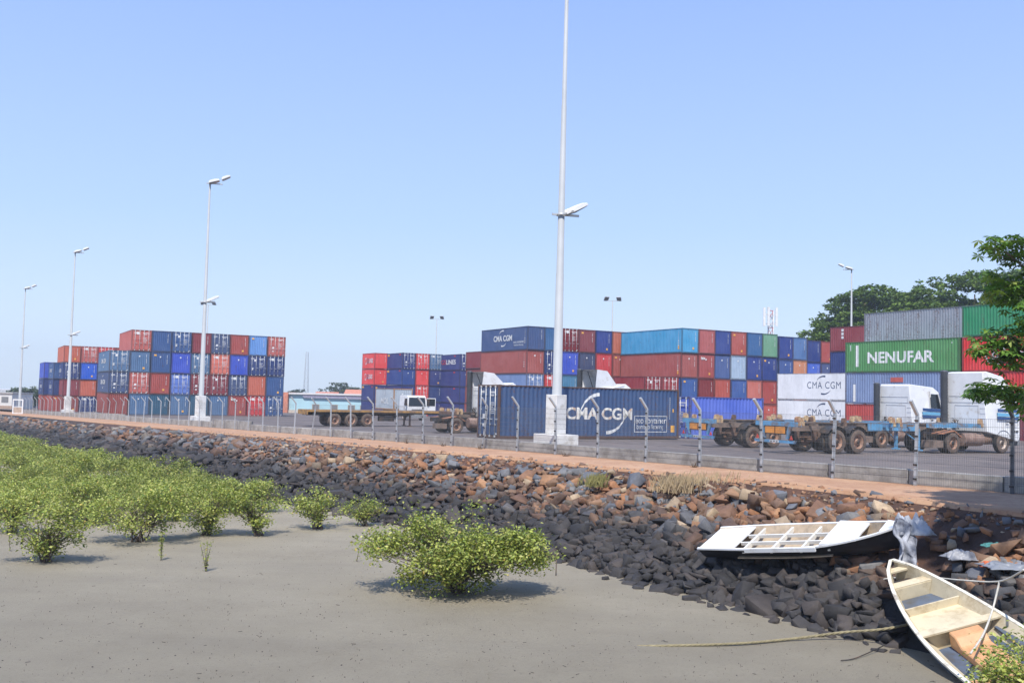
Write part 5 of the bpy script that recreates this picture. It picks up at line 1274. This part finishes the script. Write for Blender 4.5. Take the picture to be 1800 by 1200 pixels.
# the thicket: a mass nobody could count
r = np.random.default_rng(5); Vs, Fs, Cs, base = [], [], [], 0; tw = MB(); pos = []
tries = 0
while tries < 5000:
    tries += 1; s_ = r.uniform(34, 125); t_ = r.uniform(-12, t_toe(s_)-1.0); x, y = P(s_, t_)
    if not (-.60 < x/y < -.2) or y < 36.0: continue
    px_ = x/y
    if y < 39 and px_ > -.42: continue
    if t_ > 15.6 and s_ < 47: continue
    dm = 1.15 if y < 50 else (1.6 if y < 70 else 2.2)
    if any((x-a)**2+(y-b)**2 < dm*dm for a, b in pos): continue
    if mnoise.noise(Vector((x*.3, y*.3, 4))) < -.22 and y < 60: continue
    pos.append((x, y)); w_ = r.uniform(1.7, 2.5)*(1 if y < 60 else 1.3); h = r.uniform(.85, 1.75); n = int(1700 if y < 48 else (1200 if y < 70 else 850)); sz = .095 if y < 48 else (.13 if y < 70 else .18)
    C, tips = crown_points(simple_lobes(w_, h, r, .15), n, r, .12); C = C[C[:, 2] > .05]; V, F = quads_from(C, sz, r); V = V+np.array([x, y, zt(x, y)])
    Vs.append(V); Fs.append(F+base); Cs.append(tones(len(C), r, MG, MGW)*np.array([f_ := r.uniform(.68, 1.12), f_, f_, 1])); base += len(V)
    if y < 50:
        for q in tips[r.choice(len(tips), 5)]: tw.tube([(x+q[0]*.1, y+q[1]*.1, zt(x, y)-.05), (x+q[0]*.6, y+q[1]*.6, zt(x, y)+q[2]*.6)], [.022, .012], 4)
o = link('mangrove_thicket', np_mesh('mangrove_thicket', np.concatenate(Vs), np.concatenate(Fs), np.concatenate(Cs)), LEAF); tag(o, 'dense low yellow-green mangrove thicket covering the mud at the left', 'thicket', kind='stuff')
o2 = tw.build('mangrove_stems', TWIG); tag(o2, 'thin dark stems of the mangrove thicket', 'stems', kind='stuff')
print('thicket', len(pos), base)
# litter on the mud: shells, twigs, leaves, air roots
r = np.random.default_rng(9); mb = MB()
for _ in range(6500):
    y = 12+46*r.uniform()**1.4; x = y*r.uniform(-.58, .5)
    if ST(x, y)[1] > 17.4: continue
    z = mudz(x, y); k = r.uniform(); s_ = r.uniform(.008, .022)
    if k < .55: mb.tube([(x, y, z-.01), (x+r.normal()*.006, y, z+r.uniform(.01, .035))], [s_*.3, s_*.18], 3)
    elif k < .9: a = r.uniform(0, 3.1); mb.add([(x+s_*math.cos(a), y+s_*math.sin(a), z+.012), (x-s_*math.sin(a)*.6, y+s_*.6*math.cos(a), z+.02), (x-s_*math.cos(a), y-s_*math.sin(a), z+.010), (x+s_*math.sin(a)*.6, y-s_*.6*math.cos(a), z+.006)], [(0, 1, 2), (0, 2, 3)])
    else: a = r.uniform(0, 3.1); l_ = r.uniform(.03, .09); mb.tube([(x, y, z+.006), (x+l_*math.cos(a), y+l_*math.sin(a), z+.012)], .005, 3)
o = mb.build('mud_litter', plain('dark_litter', (.07, .06, .05, 1), .9, 0, .5, 40)); tag(o, 'specks of twig, leaf and air root scattered over the mud', 'litter', kind='stuff')

# flame tree reaching in from the right
def palmate(C, r, size, ps=7):
    n = len(C); V = []; ax = r.normal(size=(n, 3))*.35; ax[:, 2] += 1; ax /= np.linalg.norm(ax, axis=1)[:, None]
    u = np.cross(ax, [1, .1, 0]); u /= np.linalg.norm(u, axis=1)[:, None]; v = np.cross(ax, u); ph = r.uniform(0, 6.28, n)
    for k in range(ps):
        a = ph+6.283*k/ps; d = u*np.cos(a)[:, None]+v*np.sin(a)[:, None]; L = size*r.uniform(.75, 1.15, n)[:, None]; dr = -ax*L*r.uniform(.2, .6, n)[:, None]; sd = np.cross(d, ax)*L*.19
        p0 = C; p2 = C+d*L+dr; m_ = C+d*L*.55+dr*.35; V.append(np.stack([p0, m_+sd, p2, m_-sd], 1))
    V = np.concatenate(V).reshape(-1, 3); N = n*ps; i = np.arange(N)[:, None]*4
    return V, np.concatenate([i+np.array([0, 1, 2]), i+np.array([0, 2, 3])]), N
tb = (13.9, 22.0); tz = zpath(*tb)-.3
t = empty('overhanging_tree', (tb[0], tb[1], tz)); tag(t, 'leafy tree at the right edge whose branches of fingered leaves hang into view', 'tree')
r = np.random.default_rng(12)
def at3(px, py, D): a, zr = ratio(px, py); return np.array([a*D-tb[0], D-tb[1], CZ+zr*D-tz])
targets = [(at3(1752, 432, 21), .30, 30), (at3(1785, 448, 21.3), .32, 34), (at3(1798, 425, 21), .3, 24), (at3(1768, 500, 21.5), .42, 60), (at3(1797, 520, 21.2), .45, 60), (at3(1798, 575, 21), .3, 26), (at3(1719, 616, 21.2), .18, 16), (at3(1757, 598, 21.6), .38, 55),
           (at3(1790, 610, 21.4), .42, 60), (at3(1770, 632, 21.6), .3, 34), (at3(1722, 690, 21), .27, 30), (at3(1752, 682, 21.2), .30, 34), (at3(1785, 690, 21.0), .32, 34), (at3(1800, 712, 21), .3, 24)]
def onpx(p): v = Vector((p[0], p[1], p[2]-CZ)); return 900+1700*v.dot(R_)/v.dot(fwd), v.dot(fwd)
SH = -np.array([SUN.x, SUN.y])/SUN.z
for _ in range(520):  # added crown clusters out of view, placed sunward to shade path and bank
    g_ = np.array([r.uniform(9.6, 14.5), r.uniform(21.2, 26.5)]); h_ = r.uniform(3.5, 17.0); q_ = g_-SH*h_; p_ = np.array([q_[0], q_[1], 2.2+h_])
    if onpx(p_)[0] < 1800+1700*1.5/onpx(p_)[1]: continue
    if any(np.hypot(*(p_[:2]+SH*(p_[2]-(c_[2]+tz))-(c_[:2]+np.array(tb)))) < rd_+.45 and p_[2] > c_[2]+tz+.4 for c_, rd_, _n in targets[:14]): continue
    targets.append((p_-np.array([tb[0], tb[1], tz]), .65, 70))
mb = MB(); top = np.array([.2, -.2, 3.6]); mb.tube([(0, 0, -.2), (.05, 0, 1.5), tuple(top)], [.2, .16, .13], 9)
Cs = []
for c, rad, n in targets:
    h = np.clip(c[2]*.75, 2.2, 4.6); st_ = np.array([.1, -.1, h*.72]) if h < 3.6 else top+np.array([0, 0, 0]); mid = (st_+c)/2+np.array([0, 0, .15]); mb.tube([st_, mid, c], [.045, .028, .012], 5)
    pts = c+r.normal(size=(n, 3))*rad*np.array([.62, .62, .36]); Cs.append(pts)
    for q in pts[::6]: mb.tube([c*.7+mid*.3, q], [.01, .004], 3)
mb.build('trunk', BARK, t); C = np.concatenate(Cs); V, F, N = palmate(C, r, .185)
cols = np.array([(.11, .22, .035), (.17, .29, .05), (.065, .14, .025), (.28, .34, .08)])[r.choice(4, len(C), p=[.42, .3, .2, .08])]; cc = np.repeat(np.tile(np.concatenate([cols, np.ones((len(C), 1))], 1), (7, 1)), 4, 0)
link('crown', np_mesh('crown', V, F, cc), LEAFT, t)
p = at3(1790, 688, 20.9); fl = np.array([p+r.normal(size=3)*.1 for _ in range(14)]); V, F = quads_from(fl, .07, r); link('blossom', np_mesh('b', V, F, tones(14, r, [(.7, .12, .02)], [1])), LEAFT, t)

# rain trees behind the containers
def rain_tree(x, y, label, W, H, seed, n=26000, size=.50, zb=None, cols=((.095, .165, .022), (.14, .22, .032), (.055, .10, .016), (.20, .27, .05)), flat=.33, name='rain_tree', cat='tree'):
    r = np.random.default_rng(seed); zb = zyard(x, y) if zb is None else zb; t = empty(name, (x, y, zb)); tag(t, label, cat, 'large trees behind the containers')
    lobes = []
    for _ in range(90):
        a = r.uniform(0, 6.28); q = math.sqrt(r.uniform(0, 1))*W*.45; zz = H*(1-flat*(q/(W*.5))**2*1.25)-r.uniform(.8, 6.0)*H/18; s_ = r.uniform(.10, .17)*W
        lobes.append((q*math.cos(a), q*math.sin(a), zz, s_, s_, s_*.42))
    lb = np.array(lobes); k = n//16; li = r.integers(len(lb), size=k); d = r.normal(size=(k, 3)); d[:, 2] = np.abs(d[:, 2])*.9-.15; d /= np.linalg.norm(d, axis=1)[:, None]
    tips = lb[li, :3]+d*lb[li, 3:]*r.uniform(.72, 1.05, k)[:, None]; C = np.repeat(tips, 16, 0)+r.normal(size=(k*16, 3))*np.array([.42, .42, .2])*size*1.3
    V, F = quads_from(C, size, r, .8, .6); link('crown', np_mesh('crown', V, F, tones(len(C), r, cols, [.35, .33, .2, .12])), LEAFT, t)
    mb = MB(); fk = H*.32; mb.tube([(0, 0, -.5), (0, 0, fk)], [.035*W, .022*W], 9)
    for l_ in lb[:18]: m_ = np.array([l_[0]*.5, l_[1]*.5, fk+(l_[2]-fk)*.62]); mb.tube([(0, 0, fk-.3), tuple(m_), (l_[0], l_[1], l_[2]-l_[5]*.6)], [.013*W, .008*W, .003*W], 6)
    mb.build('trunk', BARK, t); return t
for i, (px, D, top, W, lab) in enumerate(((1545, 150, 499, 23, 'broad dark umbrella-shaped tree behind the grey container and the twin-lamp mast'), (1458, 156, 545, 14, 'lower left shoulder tree beside the broad umbrella tree'), (1712, 135, 472, 27, 'dark umbrella tree behind the emerald green container'),
      (1830, 128, 462, 18, 'tall dark tree at the right edge behind the overhanging branches'), (1640, 148, 506, 16, 'lower tree filling the dip between the two umbrella trees'))):
    a, zr = ratio(px, top); zb = zyard(a*D, D)-.5; rain_tree(a*D, D, lab, W, CZ+zr*D-zb, 40+i, int(46000*(W/18)**1.3), zb=zb)
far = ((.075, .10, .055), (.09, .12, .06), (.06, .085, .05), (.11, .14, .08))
for i, (px, D, top, W, lab) in enumerate(((598, 300, 673, 17, 'small rounded far tree above the light blue building'), (628, 290, 676, 9, 'dark far tree touching the navy stack, beyond the blue building'), (523, 330, 681, 8, 'tiny far tree just right of the left container stack'), (47, 215, 680, 11, 'rounded green tree left of the farthest container pile'), (20, 230, 694, 12, 'low scrubby tree at the left edge behind the white gate'))):
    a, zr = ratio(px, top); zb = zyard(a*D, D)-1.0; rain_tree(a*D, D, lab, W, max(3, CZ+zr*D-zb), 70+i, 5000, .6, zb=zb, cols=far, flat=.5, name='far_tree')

# dry grass and weeds on the slope
def tuft(px, py, h, n, col, label, seed, spread=.2):
    q = onslope(px, py); r = np.random.default_rng(seed); mb = MB()
    for _ in range(n):
        a = r.uniform(0, 6.28); b = np.array([r.normal()*spread, r.normal()*spread, -.05]); d = np.array([math.cos(a), math.sin(a), 0])*h*r.uniform(.1, .5); tip = b+d+np.array([0, 0, h*r.uniform(.5, 1)]); w_ = .007
        mb.add([b+np.array([w_, 0, 0]), b-np.array([w_, 0, 0]), (b+tip)/2+np.array([0, 0, h*.12])-np.array([w_*.7, 0, 0]), tip], [(0, 1, 2), (0, 2, 3)])
    o = mb.build('grass_tuft', col, None, q); tag(o, label, 'grass'); return o
DRY = plain('dry_grass', (.45, .34, .20, 1), .9, 0, .3, 5); GRN = plain('green_weed', (.26, .24, .08, 1), .8, 0, .4, 5)
tuft(1183, 862, .62, 420, DRY, 'big tuft of dry straw-coloured grass at the top of the stones', 1, .28); tuft(1205, 850, .4, 150, DRY, 'small dry tuft to the right of the big straw tuft', 2, .25)
tuft(1049, 852, .5, 260, GRN, 'green and yellow weed growing among the stones below the big mast', 3, .22); tuft(1250, 842, .35, 130, DRY, 'low dry roots hanging at the path edge above the stones', 4, .5)
for i, px in enumerate((640, 725, 782, 845, 1003, 1225)):
    n_ = [13.3, 11.4, 10.1, 8.9, 6.6, 4.0][i]; x, y = fp(n_); rr_ = np.random.default_rng(i); mb = MB()
    for _ in range(26): a = rr_.uniform(0, 6.28); b = rr_.normal(size=2)*.06; mb.tube([(b[0], b[1], 0), (b[0]+.13*math.cos(a), b[1]+.13*math.sin(a), rr_.uniform(.05, .28))], [.008, .003], 3)
    o = mb.build('dead_weed', plain('dead_weed', (.14, .09, .05, 1), .9), None, (x-.25, y-.25, zpath(x, y))); tag(o, 'small dead brown weed at the foot of the fence, %s one from the right' % ORD[5-i], 'weed', 'dead weeds along the fence')

# ------------------------------------------------------------------ far buildings and masts
a, zr = ratio(508, 700); Db = 190; xL = a*Db; xR = ratio(650, 700)[0]*Db; zb = zyard(xL, Db)-.3
t = empty('low_blue_building', (xL, Db, zb)); tag(t, 'long low light blue building with a grey overhanging roof beyond the left stack', 'building')
LB = plain('pale_blue_wall', (.42, .64, .70, 1), .8, 0, .12, .3); Wd = xR-xL; MB().box(0, Wd, 0, 12, 0, 3.9).build('wall', LB, t)
MB().prism([(2.5, 3.93), (Wd+.5, 3.93), (Wd+.5, 3.2), (3.0, 3.3)][::-1], 'y', -.35, -.02).build('canopy', plain('violet_grey_fascia', (.30, .29, .38, 1), .8), t)
MB().box(-.3, Wd+.3, -.5, 12.2, 3.94, 4.25).build('roof', plain('white_roof_edge', (.66, .64, .62, 1), .8, 0, .1, .5), t)
MB().box(-1.0, -.02, -1, 6, 0, 4.3).build('end_wall', plain('coral_wall', (.62, .24, .15, 1), .8), t)
MB().box(-.8, Wd, -.3, -.03, 0, .9).build('plinth', plain('cream_plinth', (.60, .53, .44, 1), .8), t)
for xx in (4.6, 8.2, 11.6, 14.0):
    wn = MB().box(xx, xx+1.4, -.06, .1, .95, 2.1).build('window', plain('tan_shutter', (.42, .33, .24, 1), .7), t); MB().box(xx+.1, xx+1.3, -.08, -.062, 1.05, 2.0).build('pane', plain('dull_pane', (.20, .20, .20, 1), .3), wn)
for i, (p0, p1, py, D, hh, c) in enumerate(((553, 590, 688, 260, 3.4, (.50, .20, .13, 1)), (606, 636, 684, 250, 4.2, (.55, .22, .14, 1)))):
    xA, xB = ratio(p0, py)[0]*D, ratio(p1, py)[0]*D; zt_ = CZ+ratio(p0, py)[1]*D; z0 = zyard(xA, D)-1; Hh = zt_-z0
    t = empty('tiled_house', (xA, D, z0)); tag(t, ('far house with orange tiled roof, left one above the blue building', 'far house with orange tiled roof next to the navy stack')[i], 'house'); W_ = xB-xA
    MB().box(0, W_, 0, 7, 0, Hh-1.4).build('wall', plain('white_far_wall', (.6, .57, .52, 1), .8), t); MB().prism([(-.3, Hh-1.4), (7.3, Hh-1.4), (3.5, Hh)], 'x', -.3, W_+.3).build('roof', plain('tile_%d' % i, c, .8), t)
def lattice(px, py_top, D, label, W0, W1, mat2=None, ant=False):
    a, zr = ratio(px, py_top); x = a*D; zb = zyard(x, D)-1.5; H = CZ+zr*D-zb; t = empty('lattice_mast', (x, D, zb)); tag(t, label, 'mast')
    m1 = plain('far_steel', (.42, .44, .47, 1), .7) if not ant else plain('mast_white', (.7, .68, .68, 1), .6); n = 14; cs = [(-1, -1), (1, -1), (1, 1), (-1, 1)]
    w_ = lambda q: (W0+(W1-W0)*q)/2
    leg = MB(); r_ = .055 if not ant else .07
    for sx, sy in cs: leg.tube([(sx*w_(0), sy*w_(0), 0), (sx*w_(1), sy*w_(1), H)], r_, 4)
    leg.build('leg', m1, t); 
    for par in (0, 1):
        br = MB()
        for i in range(n):
            if i % 2 != par: continue
            q0, q1 = i/n, (i+1)/n
            for k in range(4):
                (ax_, ay_), (bx_, by_) = cs[k], cs[(k+1) % 4]; br.tube([(ax_*w_(q0), ay_*w_(q0), H*q0), (bx_*w_(q1), by_*w_(q1), H*q1)], r_*.7, 3); br.tube([(ax_*w_(q1), ay_*w_(q1), H*q1), (bx_*w_(q1), by_*w_(q1), H*q1)], r_*.7, 3)
        br.build('bracing', (mat2 or m1) if par else m1, t)
    if ant:
        for sx, sy in ((-1.25, 0), (1.1, 0), (-.7, -1)): MB().box(sx-.22, sx+.22, sy-.12, sy+.12, H-3.0, H+.6).build('panel_antenna', WHITE, t)
        b = MB(); b.box(-1.3, 1.3, -.05, .05, H-2.6, H-2.45); b.box(-1.3, 1.3, -.05, .05, H-.8, H-.65); b.build('antenna_bracket', m1, t)
    return t
lattice(540, 619, 400, 'thin grey lattice mast far behind the light blue building', 2.2, .9)
lattice(1355, 546, 185, 'red and white lattice phone mast with white panel antennas behind the cyan-topped stack', 1.0, .8, plain('mast_red', (.55, .12, .12, 1), .6), True)
# white gate frame and wall at the left end of the path
q = P(170, FT+.3); a, zr = ratio(31, 722); D = 146; x = a*D; z = zpath(x, D)
t = empty('gate_frame', (x, D, z)); tag(t, 'white framed mesh gate at the far left end of the path', 'gate')
for x0, x1, z0, z1 in ((-.8, -.62, 0, 2.2), (.62, .80, 0, 2.2), (-.62, .62, 2.02, 2.2), (-.62, .62, .0, .12), (-.62, .62, 1.0, 1.1)): MB().box(x0, x1, -.05, .05, z0, z1).build('gate_bar', WHITE, t)
MB().box(-.6, .6, -.01, .01, .13, .98).build('gate_panel', plain('beige_panel', (.45, .35, .27, 1), .8), t)
D = 185; x0 = ratio(-80, 705)[0]*D; x1 = ratio(21, 705)[0]*D; z = zyard(x0, D)-1.0; t = empty('white_building', (x0, D, z)); tag(t, 'low white building with small windows at the left edge', 'building'); W_ = x1-x0
MB().box(0, W_, 0, 8, 0, 4.0).build('wall', plain('white_wall2', (.66, .64, .60, 1), .8, 0, .1, .4), t); MB().box(-.2, W_+.2, -.2, 8.2, 4.0, 4.2).build('roof', plain('grey_roof', (.4, .38, .36, 1), .8), t); MB().box(-.1, W_+.1, -.12, -.01, 0, 1.7).build('plinth', plain('brown_plinth', (.42, .30, .22, 1), .9), t)
for xx in (W_-2.0, W_-4.2, W_-6.6): MB().box(xx, xx+1.3, -.05, .05, 2.3, 3.4).build('window', plain('dull_pane', (.2, .2, .2, 1)), t)
D = 235; x0 = ratio(-150, 690)[0]*D; x1 = ratio(50, 690)[0]*D; z = zyard(x0, D)-1; zt_ = CZ+ratio(20, 684)[1]*D; t = empty('port_shed', (x0, D, z)); tag(t, 'long far port shed with flat pale roof at the left edge', 'building')
MB().box(0, x1-x0, 0, 20, 0, zt_-z-.7).build('wall', plain('shed_wall', (.24, .24, .33, 1), .8, 0, .3, .4), t); MB().box(-.5, x1-x0+.5, -.5, 20.5, zt_-z-.7, zt_-z).build('roof', plain('pale_roof', (.55, .56, .58, 1), .7), t)
# distant tree line closing the horizon
r = np.random.default_rng(77); Cs = []
for k in range(420):
    ang = r.uniform(-.62, .62); D = r.uniform(560, 700); x = ang*D; zb = -9; W_ = r.uniform(6, 14); h = r.uniform(8, 12)*(1 if ang < -.2 else 1.2)
    d = r.normal(size=(60, 3)); d /= np.linalg.norm(d, axis=1)[:, None]; Cs.append(np.array([x, D, zb+h*.4])+d*np.array([W_, W_*.6, h*.5]))
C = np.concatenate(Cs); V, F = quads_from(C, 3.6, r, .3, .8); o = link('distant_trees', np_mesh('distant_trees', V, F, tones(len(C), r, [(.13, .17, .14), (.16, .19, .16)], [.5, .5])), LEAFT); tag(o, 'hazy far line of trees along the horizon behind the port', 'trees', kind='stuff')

# humid air over the port
hz = MB().box(-1100, 1100, -30, 760, -60, 34); m = bpy.data.materials.new('haze_air'); m.use_nodes = True; t = m.node_tree; t.nodes.clear()
ou = t.nodes.new('ShaderNodeOutputMaterial'); pv = t.nodes.new('ShaderNodeVolumePrincipled'); pv.inputs['Density'].default_value = .00055; pv.inputs['Color'].default_value = (.82, .90, 1, 1); pv.inputs['Anisotropy'].default_value = .2
t.links.new(pv.outputs[0], ou.inputs['Volume']); tag(hz.build('haze', m), kind='stuff')
